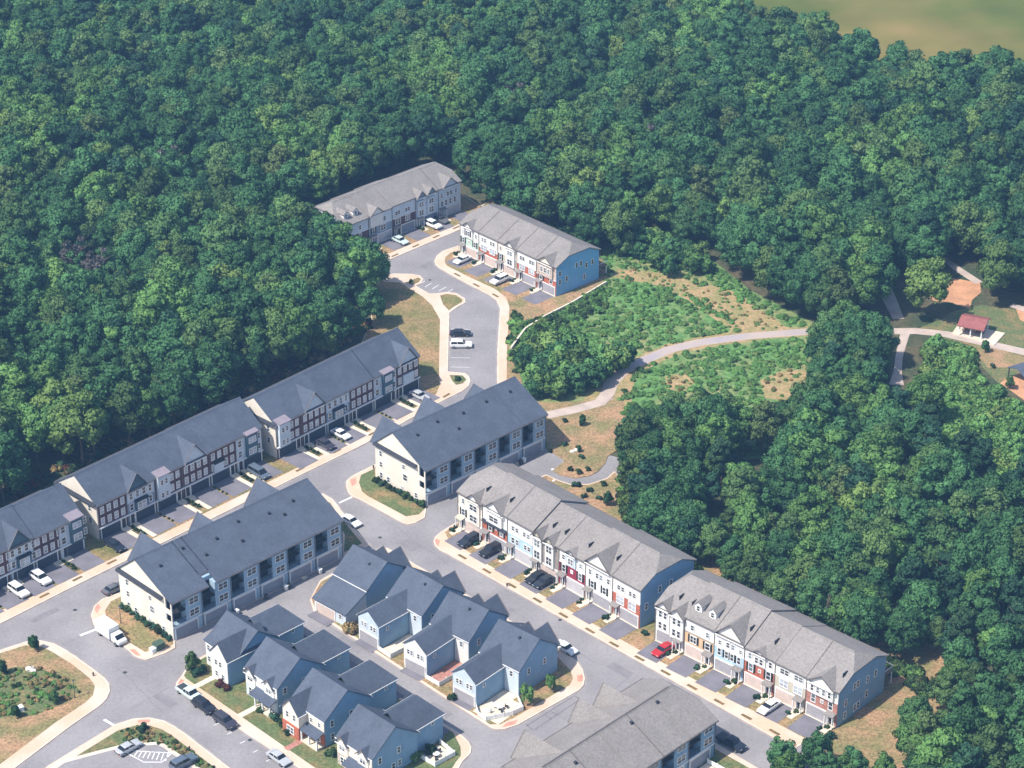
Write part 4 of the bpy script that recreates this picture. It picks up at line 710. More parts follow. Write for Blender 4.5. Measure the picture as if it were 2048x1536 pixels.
# ---- patio fences and furniture of the corner houses
def local(p0, p1):
    a, rz, L = frame(p0, p1); x = Vector((math.cos(rz), math.sin(rz), 0)); y = Vector((-x.y, x.x, 0)); return lambda u, v: a + x * u + y * v, rz
def fence(label, path, h=1.1):
    q = [Vector(p) for p in path]; t = thing('picket_fence', (q[0].x, q[0].y, ZB), 0, label, 'fence', 'white patio fences')
    for i in range(len(q) - 1):
        a = q[i] - q[0]; b = q[i + 1] - q[0]; d = b - a; L = d.length; rz = math.atan2(d.y, d.x); n = max(1, round(L / 1.8))
        for k in range(n):
            p = a + d * (k / n); ln = L / n
            MB().box(.08, ln - .08, -.03, .03, .08, h - .1).build('panel', 'vinyl', t, (p.x, p.y, 0), rz); MB().box(-.07, .07, -.07, .07, 0, h + .08).build('post', 'vinyl', t, (p.x, p.y, 0), rz)
    e = q[-1] - q[0]; MB().box(-.07, .07, -.07, .07, 0, h + .08).build('post', 'vinyl', t, (e.x, e.y, 0), rz); return t
def table(label, pos, rz, r=.6):
    t = thing('patio_table', (pos.x, pos.y, ZB + .05), rz, label, 'table', 'patio furniture'); MB().cyl((0, 0, .68), (0, 0, .74), r, r, 14).build('table_top', 'vinyl', t); MB().cyl((0, 0, 0), (0, 0, .68), .05, .05, 6).build('leg', 'plastic_dark', t); MB().cyl((0, 0, 0), (0, 0, .05), .3, .3, 10).build('base', 'plastic_dark', t)
def chair(label, pos, rz, m='plastic_dark'):
    t = thing('patio_chair', (pos.x, pos.y, ZB + .05), rz, label, 'chair', 'patio furniture'); MB().box(-.28, .28, -.28, .28, .4, .48).build('seat', m, t); MB().box(-.28, .28, .22, .28, .48, .95).build('backrest', m, t)
    for sx in (-.24, .24):
        for sy in (-.24, .24): MB().box(sx - .03, sx + .03, sy - .03, sy + .03, 0, .4).build('leg', m, t)
f8, r8 = local((906, 1391.7), (952.6, 1416.3))
fence('white panel fence round the corner patio by the alley bend', [f8(5.6, -.2), f8(7.4, -1.6), f8(9.4, -1.9), f8(11.8, 2.4), f8(12.2, 4.6), f8(9.0, 6.8)])
table('round white table on the fenced corner patio by the alley bend', f8(9.0, 2.2), 0)
for i, (u, v, c) in enumerate([(8.0, 2.0, 'pale'), (9.6, 3.3, 'dark'), (10.2, 1.6, 'dark'), (8.2, .4, 'pale')]): chair('%s chair at the round white corner patio table' % c, f8(u, v), i * 1.4, 'vinyl' if c == 'pale' else 'plastic_dark')
MB().box(5.7, 11.6, -1.2, 5.8, ZB - .05, ZB + .045).build('patio_slab', 'concrete_pale', None, tuple(f8(0, 0)), r8)['kind'] = 'structure'
f7, r7 = local((808.7, 1333.4), (851, 1355)); fence('white panel fence beside the red brick patio', [f7(5.6, -.4), f7(8.9, -.6), f7(9.2, 3.0)])
f6, r6 = local((718.4, 1276), (759.5, 1300.6)); fence('white panel fence beside the second garage wing on the alley', [f6(5.6, -.3), f6(8.9, -.5), f6(9.1, 3.0)])
f4, r4 = local((672, 1530), (752, 1582)); fence('white panel fence round the patio of the bottom corner house', [f4(8.8, 11.0), f4(12.4, 11.2), f4(12.6, 15.6), f4(8.4, 16.2)])
table('round table on the patio of the bottom corner house', f4(10.6, 13.2), 0); chair('dark chair on the patio of the bottom corner house', f4(11.6, 12.4), 2); chair('second dark chair by the bottom corner patio table', f4(10.0, 14.4), 4)
MB().box(8.5, 12.3, 11.2, 15.8, ZB - .05, ZB + .045).build('patio_slab', 'concrete_pale', None, tuple(f4(0, 0)), r4)['kind'] = 'structure'
def fF(u, v): q = FL(u, v); return Vector((q[0], q[1], 0))
fence('white panel fence behind the grey-roofed terrace at the bottom', [fF(-2.4, -.6), fF(-2.2, -6.8), fF(-10, -7.0)])
table('round table on the patio behind the bottom grey-roofed terrace', fF(-5.6, -3.4), 0)
for i, (u, v) in enumerate([(-4.4, -3.0), (-6.6, -4.4), (-5.4, -4.8)]): chair(['pale chair nearest the terrace wall on the bottom patio', 'dark chair left of the bottom patio table', 'dark chair below the bottom patio table'][i], fF(u, v), i * 2.0, 'vinyl' if i == 0 else 'plastic_dark')
MB().box(-10, -2.5, -6.6, -.4, ZB - .05, ZB + .045).build('patio_slab', 'concrete_pale', None, tuple(fF(0, 0)), V_ANG)['kind'] = 'structure'

# ---- rear decks of rows B and D
def deck(row_t, L, d, label):
    row, w_, LL, mm, a, rz = row_t
    o = MB().box(L - 5.2, L - .3, d, d + 3.2, 2.55, 2.72).build('deck', 'wood', row)
    for sx in (L - 5.0, L - .5): MB().box(sx - .1, sx + .1, d + 2.9, d + 3.1, 0, 2.55).build('deck_post', 'trim', row)
    MB().box(L - 5.2, L - .3, d + 3.1, d + 3.18, 3.5, 3.6).box(L - .38, L - .3, d, d + 3.1, 3.5, 3.6).build('railing', 'trim', row)
deck(rowB, rowB[2], 14.2, ''); deck(rowD, rowD[2], 13.8, '')
for rt, dd, es in ((rowB, 12.6, [(2.2, 3.2), (2.2, .8), (4.6, 5.2), (5.6, 5.2), (5.2, .8), (6.2, .8), (8.6, 4.6), (8.6, 1.8), (11.0, 4.6)]), (rowD, 13.2, [(1.0, 5.0), (1.0, 2.8), (3.2, 3.0), (6.4, 5.4), (7.8, 5.4), (9.6, 4.4), (9.0, 1.6), (11.6, 4.6)]), (rowA, 12.4, [(1.5, 3.2), (5.0, 5.2), (8.0, 5.2), (6.0, 2.0)])):
    row, w_, LL, mm, a, rz = rt
    for y, z in es: win(row, LL - .01, y, z, .9, 1.4, R(90))
planting_strips((924.5, 1114.7), (1180, 1262.5), 6, ''); planting_strips((1228, 1290), (1549, 1465.6), 7, '')
planting_strips((790, 511.5), (912.5, 456), 4, ''); planting_strips((914.6, 550.7), (991, 592), 3, '')
planting_strips((89, 1192), (155, 1158.5), 2, ''); planting_strips((224, 1125), (292, 1092), 2, ''); planting_strips((600, 936 + 4), (745, 868), 3, ''); planting_strips((846, 821), (893, 792), 2, '')

# ---- picnic pavilion
pa, prz, pl = frame((1917, 672), (1962, 681))
pv = thing('picnic_pavilion', (pa.x, pa.y, 0.26), prz, 'open picnic pavilion with dull red gable roof on a pale concrete pad', 'pavilion')
gr = MB(); gr.slab([(-.5, -.5, 2.5), (pl + .5, -.5, 2.5), (pl + .5, 2.9, 3.7), (-.5, 2.9, 3.7)], .15); gr.slab([(-.5, 6.3, 2.5), (pl + .5, 6.3, 2.5), (pl + .5, 2.9, 3.7), (-.5, 2.9, 3.7)], .15); gr.build('roof', 'roof_red', pv)
for xx in (.1, pl / 2, pl - .1):
    for yy in (.1, 5.7): MB().box(xx - .12, xx + .12, yy - .12, yy + .12, 0, 2.5).build('post', 'trim', pv)
MB().box(0, pl, -.05, .1, 2.3, 2.52).box(0, pl, 5.7, 5.85, 2.3, 2.52).build('beam', 'trim', pv)
for i, xx in enumerate((1.0, pl - 1.0)):
    q = pa + Vector((math.cos(prz) * xx - math.sin(prz) * 2.6, math.sin(prz) * xx + math.cos(prz) * 2.6, .26)); t = thing('picnic_table', tuple(q), prz, ['dark picnic table under the left half of the red pavilion roof', 'dark picnic table under the right half of the red pavilion roof'][i], 'table', 'picnic tables')
    MB().box(-.4, .4, -.9, .9, .7, .76).build('table_top', 'wood', t)
    for sg in (-1, 1): MB().box(sg * .75 - .13, sg * .75 + .13, -.9, .9, .42, .47).build('bench', 'wood', t)
    for yy in (-.6, .6): MB().box(-.8, .8, yy - .04, yy + .04, .36, .41).box(-.05, .05, yy - .05, yy + .05, 0, .7).build('leg', 'wood', t)
# shade shelter cut by the right edge
sa = G(2052, 760); sh = thing('shade_shelter', (sa.x, sa.y, 0), R(30), 'dark blue-grey roofed shelter cut off by the right picture edge', 'shelter')
MB().slab([(-3, -3, 2.6), (3.5, -3, 2.6), (3.5, 0, 3.6), (-3, 0, 3.6)], .15).slab([(-3, 3, 2.6), (3.5, 3, 2.6), (3.5, 0, 3.6), (-3, 0, 3.6)], .15).build('roof', 'roof_slate', sh)
for xx in (-2.7, 3.2):
    for yy in (-2.7, 2.7): MB().box(xx - .1, xx + .1, yy - .1, yy + .1, 0, 2.65).build('post', 'plastic_dark', sh)

# ================================================================== VEHICLES
def loft(mb, st):
    """st: list of (x, [(y,z)...]) half sections from bottom centre side up; mirrored to a closed ring"""
    n = len(st[0][1]) * 2; o = len(mb.v)
    for x, sec in st: mb.v += [(x, y, z) for y, z in sec] + [(x, -y, z) for y, z in reversed(sec)]
    for i in range(len(st) - 1):
        for k in range(n): a = o + i * n + k; b = o + i * n + (k + 1) % n; mb.f.append((a, b, b + n, a + n))
    mb.f.append(tuple(o + k for k in range(n - 1, -1, -1))); mb.f.append(tuple(o + (len(st) - 1) * n + k for k in range(n))); return mb
def sec(w_, zl, zb, tuck=.93): return [(w_ * .88, zl), (w_, zl + .18), (w_, zb - .16), (w_ * tuck, zb)]
CARM = {}
def car_proto(style):
    if style in CARM: return CARM[style]
    p = {}
    if style == 'sedan': L, W_, prof, cab, zr = 4.9, .94, [(-2.45, .55, .72), (-2.3, .32, .95), (-1.4, .28, 1.0), (.7, .28, .98), (1.9, .3, .86), (2.35, .34, .72), (2.45, .45, .62)], ((-1.85, -1.15, .35, 1.15), .94, 1.44), 1.44
    elif style == 'suv': L, W_, prof, cab, zr = 5.0, .99, [(-2.5, .6, .95), (-2.4, .36, 1.12), (-1.4, .32, 1.14), (.9, .32, 1.12), (2.0, .34, 1.02), (2.42, .38, .9), (2.5, .5, .75)], ((-2.35, -2.05, .35, 1.15), 1.08, 1.74), 1.74
    elif style == 'van': L, W_, prof, cab, zr = 5.2, 1.0, [(-2.6, .5, .95), (-2.5, .32, 1.1), (-1.4, .3, 1.12), (1.2, .3, 1.1), (2.2, .32, .98), (2.55, .38, .8), (2.6, .5, .7)], ((-2.5, -2.3, .8, 1.8), 1.06, 1.84), 1.84
    else: L, W_, prof, cab, zr = 5.6, 1.0, [(-2.8, .6, 1.0), (-2.7, .4, 1.12), (-1.4, .38, 1.12), (.9, .36, 1.12), (2.2, .38, 1.06), (2.7, .42, .95), (2.8, .55, .8)], ((-.75, -.5, .85, 1.45), 1.08, 1.80), 1.80
    mb = MB(); loft(mb, [(x, sec(W_ * (0.9 if i in (0, len(prof) - 1) else 1.0), zl, zb)) for i, (x, zl, zb) in enumerate(prof)]); p['body'] = mb
    (xa, xb, xc, xd), zb, zt = cab; wt = W_ * .76; wb = W_ * .92
    g = MB(); g.add([(xa, -wb, zb - .05), (xd, -wb, zb - .1), (xd, wb, zb - .1), (xa, wb, zb - .05), (xb, -wt, zt - .05), (xc, -wt, zt - .05), (xc, wt, zt - .05), (xb, wt, zt - .05)], [(0, 1, 5, 4), (1, 2, 6, 5), (2, 3, 7, 6), (3, 0, 4, 7), (4, 5, 6, 7)]); p['window'] = g
    r = MB(); r.add([(xb - .08, -wt - .02, zt - .07), (xc + .06, -wt - .02, zt - .07), (xc + .06, wt + .02, zt - .07), (xb - .08, wt + .02, zt - .07), (xb + .12, -wt + .1, zt + .02), (xc - .16, -wt + .1, zt + .02), (xc - .16, wt - .1, zt + .02), (xb + .12, wt - .1, zt + .02)], [(0, 1, 5, 4), (1, 2, 6, 5), (2, 3, 7, 6), (3, 0, 4, 7), (4, 5, 6, 7), (3, 2, 1, 0)])
    for sg in (-1, 1):                       # pillars
        for x0, x1 in ((xa, xb), ((xa + xd) / 2 - .05, (xb + xc) / 2 - .05), (xd, xc)):
            r.add([(x0 - .05, sg * wb * 1.005, zb - .1), (x0 + .05, sg * wb * 1.005, zb - .1), (x1 + .05, sg * wt * 1.02, zt - .05), (x1 - .05, sg * wt * 1.02, zt - .05)], [(0, 1, 2, 3)])
    p['roof'] = r
    if style == 'pickup': p['bed'] = MB().box(-2.62, -.85, -.8, .8, 1.085, 1.13)
    wheel = MB().cyl((0, -.11, 0), (0, .11, 0), .34, .34, 14); p['wheel'] = wheel; p['rim'] = MB().cyl((0, -.125, 0), (0, .125, 0), .2, .2, 8)
    p['hl'] = MB().box(L / 2 - .14, L / 2 - .02, -.2, .2, 0, .15); p['tl'] = MB().box(-L / 2 + .01, -L / 2 + .1, -.18, .18, 0, .2)
    ax = (-L / 2 + .95, L / 2 - .95); out = {k: v for k, v in p.items()}; out['ax'] = ax; out['W'] = W_; out['z'] = prof[-3][2] - .32; out['zt'] = prof[1][2] - .3; CARM[style] = out
    out['mesh'] = {'wheel': wheel.mesh('wheel', 'tyre'), 'rim': p['rim'].mesh('rim', 'rim'), 'window': g.mesh('window', 'car_glass'), 'hl': p['hl'].mesh('headlight', 'headlamp'), 'tl': p['tl'].mesh('taillight', 'taillamp')}
    if 'bed' in p: out['mesh']['bed'] = p['bed'].mesh('bed', 'plastic_dark')
    return out
def car(style, colour, px, ang, label, z=ZB + .03, name='parked_car', cat='car'):
    p = car_proto(style); q = G(*px); t = thing(name, (q.x, q.y, z), ang, label, cat, 'parked vehicles'); M = p['mesh']
    key = ('b', colour)
    if key not in p: p[key] = p['body'].mesh('body', 'paint_' + colour); p[('r', colour)] = p['roof'].mesh('roof', 'paint_' + colour)
    ob('body', p[key], t); ob('window', M['window'], t); ob('roof', p[('r', colour)], t)
    if 'bed' in M: ob('bed', M['bed'], t)
    for xx in p['ax']:
        for sg in (-1, 1): wv = ob('wheel', M['wheel'], t, (xx, sg * (p['W'] - .1), .34)); ob('rim', M['rim'], wv)
    for sg in (-1, 1): ob('headlight', M['hl'], t, (0, sg * .62, p['z'])); ob('taillight', M['tl'], t, (0, sg * .66, p['zt']))
    return t
ua, va = U_ANG, V_ANG; PI = math.pi; zr_ = 0.012
car('suv', 'white', (38, 1188), ua, 'white SUV on the leftmost visible driveway, hood towards the street'); car('suv', 'white', (82, 1163), ua, 'white SUV with dark sunroof, second driveway from the left edge')
car('sedan', 'navy', (231, 1097), ua, 'dark navy car on the driveway beside a green lawn patch'); car('van', 'bluegrey', (518, 952), ua, 'blue-grey van at the end of the middle left row')
car('sedan', 'charcoal', (651, 894), ua, 'dark purple-black sedan on a left row driveway'); car('sedan', 'white', (682, 874), ua, 'white sedan with dark roof glass on the next driveway'); car('sedan', 'silver', (839, 797), ua, 'silver sedan on the last driveway before the car bays')
car('sedan', 'grey', (229, 1182), va, 'grey sedan parked along the kerb by the cream end wall', zr_); car('sedan', 'white', (702, 1047), ua, 'white sedan parked along the street at the terrace end', zr_)
car('suv', 'navy', (938, 1088), va + PI, 'dark SUV on the first driveway of the seven-house row'); car('suv', 'black', (981, 1108), va + PI, 'black SUV on the second driveway of the seven-house row')
car('sedan', 'black', (1072, 1161), va + PI, 'black sedan, left of two side by side on one driveway'); car('sedan', 'navy', (1088, 1170), va + PI, 'black sedan, right of two side by side on one driveway')
car('sedan', 'red', (1326, 1306), va + PI, 'red sedan on the first driveway of the dormered row'); car('sedan', 'white', (1538, 1420), va + PI, 'white sedan with dark sunroof on a driveway of the dormered row')
car('pickup', 'mint', (379, 1392), ua, 'pale mint pickup parked first along the lower street', zr_, 'pickup_truck', 'truck'); car('suv', 'black', (409, 1418), ua, 'black SUV parked behind the pale pickup', zr_); car('suv', 'charcoal', (451, 1448), ua, 'dark grey SUV parked third along the lower street', zr_); car('sedan', 'silver', (558, 1521), ua, 'silver sedan parked alone by the lower street kerb', zr_)
car('pickup', 'navy', (1462, 1491), ua, 'dark blue pickup parked in the shade of the bottom grey-roofed terrace', zr_, 'pickup_truck', 'truck'); car('sedan', 'white', (1131, 1301), ua, 'white sedan half hidden behind the blue-walled corner house', zr_)
car('suv', 'white', (999, 566), va + PI, 'white SUV on the middle driveway of the far blue-ended row'); car('sedan', 'white', (925, 525), va + PI, 'white sedan on the first driveway of the far blue-ended row')
car('suv', 'white', (866, 455), ua, 'white SUV on a driveway of the far shaded row'); car('sedan', 'grey', (881, 444), ua, 'dark car beside the white SUV on the far shaded row'); car('sedan', 'mint', (800, 486), ua, 'pale green sedan on a far shaded row driveway'); car('sedan', 'silver', (742, 506), ua, 'silver sedan on the leftmost far driveway, partly under trees')
car('suv', 'white', (922, 694), 0.0, 'white SUV in the car bays beside the cream pavement', zr_); car('sedan', 'black', (921, 671), 0.0, 'black sedan in the car bay behind the white SUV', zr_)
car('suv', 'bluegrey', (368, 1533), ua + PI / 2, 'dark blue car in the parking lot at the bottom edge', ZB + .155); car('sedan', 'silver', (258, 1503), va, 'silver car in the parking lot by the hatched island', ZB + .155)
# white box truck by the kerb
q = G(222, 1276); bt = thing('box_truck', (q.x, q.y, zr_), ua, 'white box truck parked at the kerb beside the cream end wall', 'truck')
MB().box(-3.2, 1.2, -1.15, 1.15, .75, 3.0).build('cargo_box', 'paint_white', bt); MB().box(-3.1, 3.4, -.5, .5, .45, .75).build('chassis', 'plastic_dark', bt)
mb = MB(); loft(mb, [(1.5, sec(1.0, .5, 2.1)), (2.5, sec(1.0, .5, 2.05)), (3.1, sec(1.0, .5, 1.35)), (3.7, sec(.98, .5, 1.2)), (3.8, sec(.9, .6, 1.0))]); mb.build('cab', 'paint_white', bt)
MB().add([(2.52, -.85, 1.98), (3.12, -.85, 1.38), (3.12, .85, 1.38), (2.52, .85, 1.98)], [(0, 1, 2, 3)]).build('windscreen', 'car_glass', bt, (.02, 0, .03))
for xx in (-2.0, 2.8):
    for sg in (-1, 1): wv = ob('wheel', car_proto('sedan')['mesh']['wheel'], bt, (xx, sg * .95, .42)); wv.scale = (1.24,) * 3; ob('rim', car_proto('sedan')['mesh']['rim'], wv)

# ================================================================== STREET THINGS
def cabinet(px, label, m='utility_green', s=1.0, rz=0.0):
    q = G(*px); t = thing('utility_cabinet', (q.x, q.y, ZB), rz, label, 'cabinet', 'utility cabinets'); MB().box(-.9 * s, .9 * s, -.75 * s, .75 * s, 0, .15).build('plinth', 'concrete_pale', t); MB().box(-.75 * s, .75 * s, -.6 * s, .6 * s, .15, 1.2 * s).build('housing', m, t); MB().box(-.8 * s, .8 * s, -.65 * s, .65 * s, 1.2 * s, 1.28 * s).build('lid', m, t)
cabinet((318, 1300), 'green utility cabinet on the verge at the corner below the cream end wall', s=1.2, rz=va); cabinet((307, 1306), 'white utility cabinet beside the green one on the corner verge', 'vinyl', .8, va); cabinet((40, 1424), 'white utility box on the round grass island', 'vinyl', .8, .6)
def bin_(px, label, m='plastic_dark', rz=0.0):
    q = G(*px); t = thing('wheeled_bin', (q.x, q.y, .012), rz, label, 'bin', 'wheeled bins in the alley'); MB().add([(-.25, -.3, .08), (.25, -.3, .08), (.25, .25, .08), (-.25, .25, .08), (-.32, -.38, 1.0), (.32, -.38, 1.0), (.32, .34, 1.0), (-.32, .34, 1.0)], [(3, 2, 1, 0), (4, 5, 6, 7), (0, 1, 5, 4), (1, 2, 6, 5), (2, 3, 7, 6), (3, 0, 4, 7)]).build('body', m, t); MB().box(-.35, .35, -.42, .37, 1.0, 1.07).build('lid', m, t)
    for sg in (-1, 1): MB().cyl((sg * .3, .28, .1), (sg * .36, .28, .1), .1, .1, 8).build('wheel', 'tyre', t)
for px, lab, m in [((467, 1232), 'dark wheeled bin outside the second garage of the notched terrace', 'plastic_dark'), ((474, 1229), 'pale wheeled bin beside the dark one at the second terrace garage', 'vinyl'), ((533, 1199), 'dark wheeled bin outside the third garage of the notched terrace', 'plastic_dark'), ((572, 1180), 'pale wheeled bin by the fourth garage of the notched terrace', 'vinyl'), ((579, 1177), 'dark wheeled bin by the fourth garage of the notched terrace', 'plastic_dark'), ((640, 1147), 'pale wheeled bin near the far end of the notched terrace alley', 'vinyl'), ((1048, 925), 'pale wheeled bin by the far garage of the trail-side terrace', 'vinyl'), ((1041, 929), 'dark wheeled bin by the far garage of the trail-side terrace', 'plastic_dark')]: bin_(px, lab, m, V_ANG)
def hydrant(px, label, z=ZB):
    q = G(*px); t = thing('kerb_post', (q.x, q.y, z), 0, label, 'post', 'dark kerb posts'); MB().cyl((0, 0, 0), (0, 0, .65), .13, .12, 10).build('barrel', 'plastic_dark', t); MB().cyl((0, 0, .65), (0, 0, .82), .17, .06, 10).build('cap', 'plastic_dark', t); MB().cyl((-.22, 0, .45), (.22, 0, .45), .07, .07, 8).build('outlet', 'plastic_dark', t)
hydrant((1014, 1174), 'short dark post at the kerb opposite the detached houses'); hydrant((747, 938), 'short dark post at the kerb by the far cream end wall'); hydrant((187, 1353), 'short dark post on the pavement of the round grass island'); hydrant((379, 1501), 'short dark post beside the lower street verge')
def lamp(px, label):
    q = G(*px); t = thing('street_lamp', (q.x, q.y, ZB), 0, label, 'street lamp', 'street lamps'); MB().cyl((0, 0, 0), (0, 0, .5), .13, .09, 8).build('base', 'plastic_dark', t); MB().cyl((0, 0, .5), (0, 0, 3.4), .06, .045, 8).build('pole', 'plastic_dark', t); MB().cyl((0, 0, 3.4), (0, 0, 3.75), .1, .2, 8).build('lantern', 'glass_light', t); MB().cyl((0, 0, 3.75), (0, 0, 3.95), .24, .03, 8).build('cap', 'plastic_dark', t)
lamp((150, 1397), 'dark street lamp on the orange verge of the round grass island'); lamp((242, 1248), 'dark street lamp on the orange lawn by the cream end wall')
def rock(px, s, label, z=ZB):
    q = G(*px); bm = bmesh.new(); bmesh.ops.create_icosphere(bm, subdivisions=2, radius=s)
    for v in bm.verts: v.co *= random.uniform(.8, 1.15); v.co.z *= .6
    me = bpy.data.meshes.new('boulder'); bm.to_mesh(me); bm.free(); me.materials.append(MATS['rock']); tag(ob('boulder', me, None, (q.x, q.y, z + s * .2), random.random() * 6), label, 'rock', 'pale boulders')
rock((1145, 905), .55, 'pale boulder, left of a pair on the orange lawn by the trail'); rock((1152, 902), .6, 'pale boulder, right of a pair on the orange lawn by the trail'); rock((1106, 941), .4, 'small pale boulder at the tip of the apron lawn'); rock((1108, 963), .4, 'small pale boulder at the edge of the loop path'); rock((60, 1340), .8, 'pale rock in the scrub of the round grass island'); rock((66, 1343), .6, 'smaller pale rock beside another in the round grass island'); rock((1627, 665), .9, 'pale rock slab where the trail meets the tall trees', 0.0)
# wall along the far lawn right of the blue-ended row
p = [G(1022, 702), G(1050, 664), G(1090, 638), G(1144, 611), G(1212, 570)]
fw = thing('garden_wall', (p[0].x, p[0].y, 0), 0, 'low pale retaining wall beside the bright blue end wall', 'wall')
for i in range(4):
    a = p[i] - p[0]; d = p[i + 1] - p[i]; MB().box(0, d.length, -.15, .15, 0, .9).build('wall', 'rock', fw, (a.x, a.y, 0), math.atan2(d.y, d.x)); MB().box(0, d.length, -.2, .2, .9, 1.0).build('coping', 'concrete_pale', fw, (a.x, a.y, 0), math.atan2(d.y, d.x))

# ================================================================== VEGETATION
import numpy as np
def ico():
    bm = bmesh.new(); bmesh.ops.create_icosphere(bm, subdivisions=1, radius=1.0); v = np.array([x.co[:] for x in bm.verts]); f = np.array([[q.index for q in x.verts] for x in bm.faces]); bm.free(); return v, f
IV, IF = ico()
def crown_mesh(name, seed, rad, z0, z1, nclump, nleaf, lsize, m, cr=(1.0, 1.8), top=1.0, core=0.72):
    rg = np.random.default_rng(seed); H_ = z1 - z0; cz = z0 + H_ * .5
    cs = []
    while len(cs) < nclump:
        d = rg.normal(size=3); d /= np.linalg.norm(d); 
        if d[2] < -.75: continue
        k = rg.uniform(.45, .86); zz = d[2] * k
        rr = rad * (1.0 if zz < 0 else (1 - zz * (1 - top) ))
        cs.append((d[0] * k * rr, d[1] * k * rr, cz + zz * H_ / 2, rg.uniform(*cr) * rad / 4.2))
    cs.append((0, 0, cz, rad * .55))
    V = []; Fq = []; N = []; o = 0
    for i, (cx, cy, c_z, r) in enumerate(cs):
        if i < len(cs) - 1:
            n = nleaf; d = rg.normal(size=(n, 3)); out = np.array([cx / rad, cy / rad, (c_z - cz) / (H_ / 2)]); d += out * .9 + np.array([0, 0, .35]); d /= np.linalg.norm(d, axis=1)[:, None]
            pos = np.array([cx, cy, c_z]) + d * r * rg.uniform(.78, 1.12, size=(n, 1)) * np.array([1, 1, .85])
            nr = d + rg.normal(size=(n, 3)) * .6; nr /= np.linalg.norm(nr, axis=1)[:, None]
            t = np.cross(nr, rg.normal(size=(n, 3))); t /= np.linalg.norm(t, axis=1)[:, None]; b = np.cross(nr, t)
            s1 = (rg.uniform(.6, 1.15, size=(n, 1)) * lsize); s2 = s1 * rg.uniform(.55, .85, size=(n, 1))
            q = np.stack([pos - t * s1, pos - b * s2 * .9 + nr * .05, pos + t * s1, pos + b * s2], 1).reshape(-1, 3)
            V.append(q); idx = np.arange(n * 4).reshape(-1, 4) + o; Fq += idx.tolist(); o += n * 4
            sn = d * .75 + out * .45 + rg.normal(size=(n, 3)) * .42; sn /= np.linalg.norm(sn, axis=1)[:, None]; N.append(np.repeat(sn, 4, 0))
        cv = IV * (r * core) * rg.uniform(.85, 1.1, size=(len(IV), 1)) + np.array([cx, cy, c_z]); V.append(cv); Fq += (IF + o).tolist(); o += len(IV); N.append(IV[IF.reshape(-1)])
    me = bpy.data.meshes.new(name); me.from_pydata(np.concatenate(V).tolist(), [], Fq); me.polygons.foreach_set('use_smooth', [True] * len(me.polygons))
    # loop normals: quads use leaf normals, core faces the sphere's
    me.normals_split_custom_set(np.concatenate(N).tolist()); me.materials.append(MATS[m]); return me
def trunk_mesh(name, h, r, seed, limbs=5):
    rg = random.Random(seed); mb = MB(); p = Vector((0, 0, -.3)); rad = r
    for i in range(4): q = Vector((rg.uniform(-.25, .25), rg.uniform(-.25, .25), h * (i + 1) / 4)); mb.cyl(p, q, rad, rad * .8, 7); p, rad = q, rad * .8
    for i in range(limbs):
        z = h * rg.uniform(.45, .9); a = rg.uniform(0, 6.28); l = h * rg.uniform(.2, .34); mb.cyl((0, 0, z), (math.cos(a) * l, math.sin(a) * l, z + l * .7), r * .42, r * .12, 5)
    return mb.mesh(name, 'bark')
VAR = []                                     # (crown mesh, trunk mesh, nominal height)
LM = ['leaf_forest', 'leaf_forest', 'leaf_forest', 'leaf_bright', 'leaf_dark', 'leaf_forest', 'leaf_olive', 'leaf_forest', 'leaf_forest', 'leaf_forest']
for i in range(10):
    hgt = [15, 16, 14, 14, 16, 15, 14, 17, 18, 17][i]; rr = [4.6, 5.6, 3.7, 4.4, 3.3, 5.1, 4.2, 4.8, 6.6, 3.1][i]
    VAR.append((crown_mesh('crown', 100 + i, rr, hgt * .10, hgt, 84 if i == 8 else 48, 100 if i != 8 else 84, .37, LM[i], (0.75, 1.75) if i != 8 else (.6, 1.35), top=[.8, .6, .9, .7, .55, .85, .8, .6, .7, .22][i]), trunk_mesh('trunk', hgt * .75, .26, i), hgt))
SM = [(crown_mesh('crown', 300 + i, 2.3, .5, 5.0, 18, 70, .34, ['leaf_bright', 'leaf_forest', 'leaf_vine'][i], (1.3, 2.2)), trunk_mesh('trunk', 3.2, .09, 20 + i, 3), 5.0) for i in range(3)]
DEAD = trunk_mesh('trunk', 11, .2, 77, 12)
SHR = [crown_mesh('foliage', 400 + i, 1.0, .0, 1.15, 9, 40, .22, ['leaf_shrub', 'leaf_dark', 'leaf_red', 'leaf_dry', 'leaf_bright'][i], (1.7, 2.6), core=.6) for i in range(5)]
SHR.append(crown_mesh('foliage', 410, 1.3, -.1, .55, 12, 34, .26, 'leaf_meadow', (1.2, 2.0), core=.35))

def inside(p, poly):
    x, y = p; r = False; n = len(poly); j = n - 1
    for i in range(n):
        xi, yi = poly[i]; xj, yj = poly[j]
        if (yi > y) != (yj > y) and x < (xj - xi) * (y - yi) / (yj - yi) + xi: r = not r
        j = i
    return r
ZN = [(-330, -75), (1330, -75), (1400, 30), (1540, 92), (1720, 150), (1850, 190), (2400, 185), (2400, 585), (2040, 590), (2005, 622), (1975, 608), (1968, 590), (1970, 560), (1925, 532), (1895, 530), (1868, 560), (1838, 600), (1850, 640), (1812, 648), (1790, 600), (1760, 545), (1738, 545), (1770, 610), (1780, 645), (1720, 650), (1640, 652), (1590, 640), (1520, 585), (1440, 545), (1400, 505), (1300, 486), (1235, 512), (1200, 522), (1130, 490), (1040, 448), (985, 420), (962, 400), (905, 342), (850, 342), (720, 383), (585, 448), (570, 480), (600, 515), (650, 538), (700, 560), (742, 592), (756, 632), (738, 676), (705, 704), (560, 768), (430, 824), (300, 884), (150, 950), (0, 1018), (-330, 1165)]
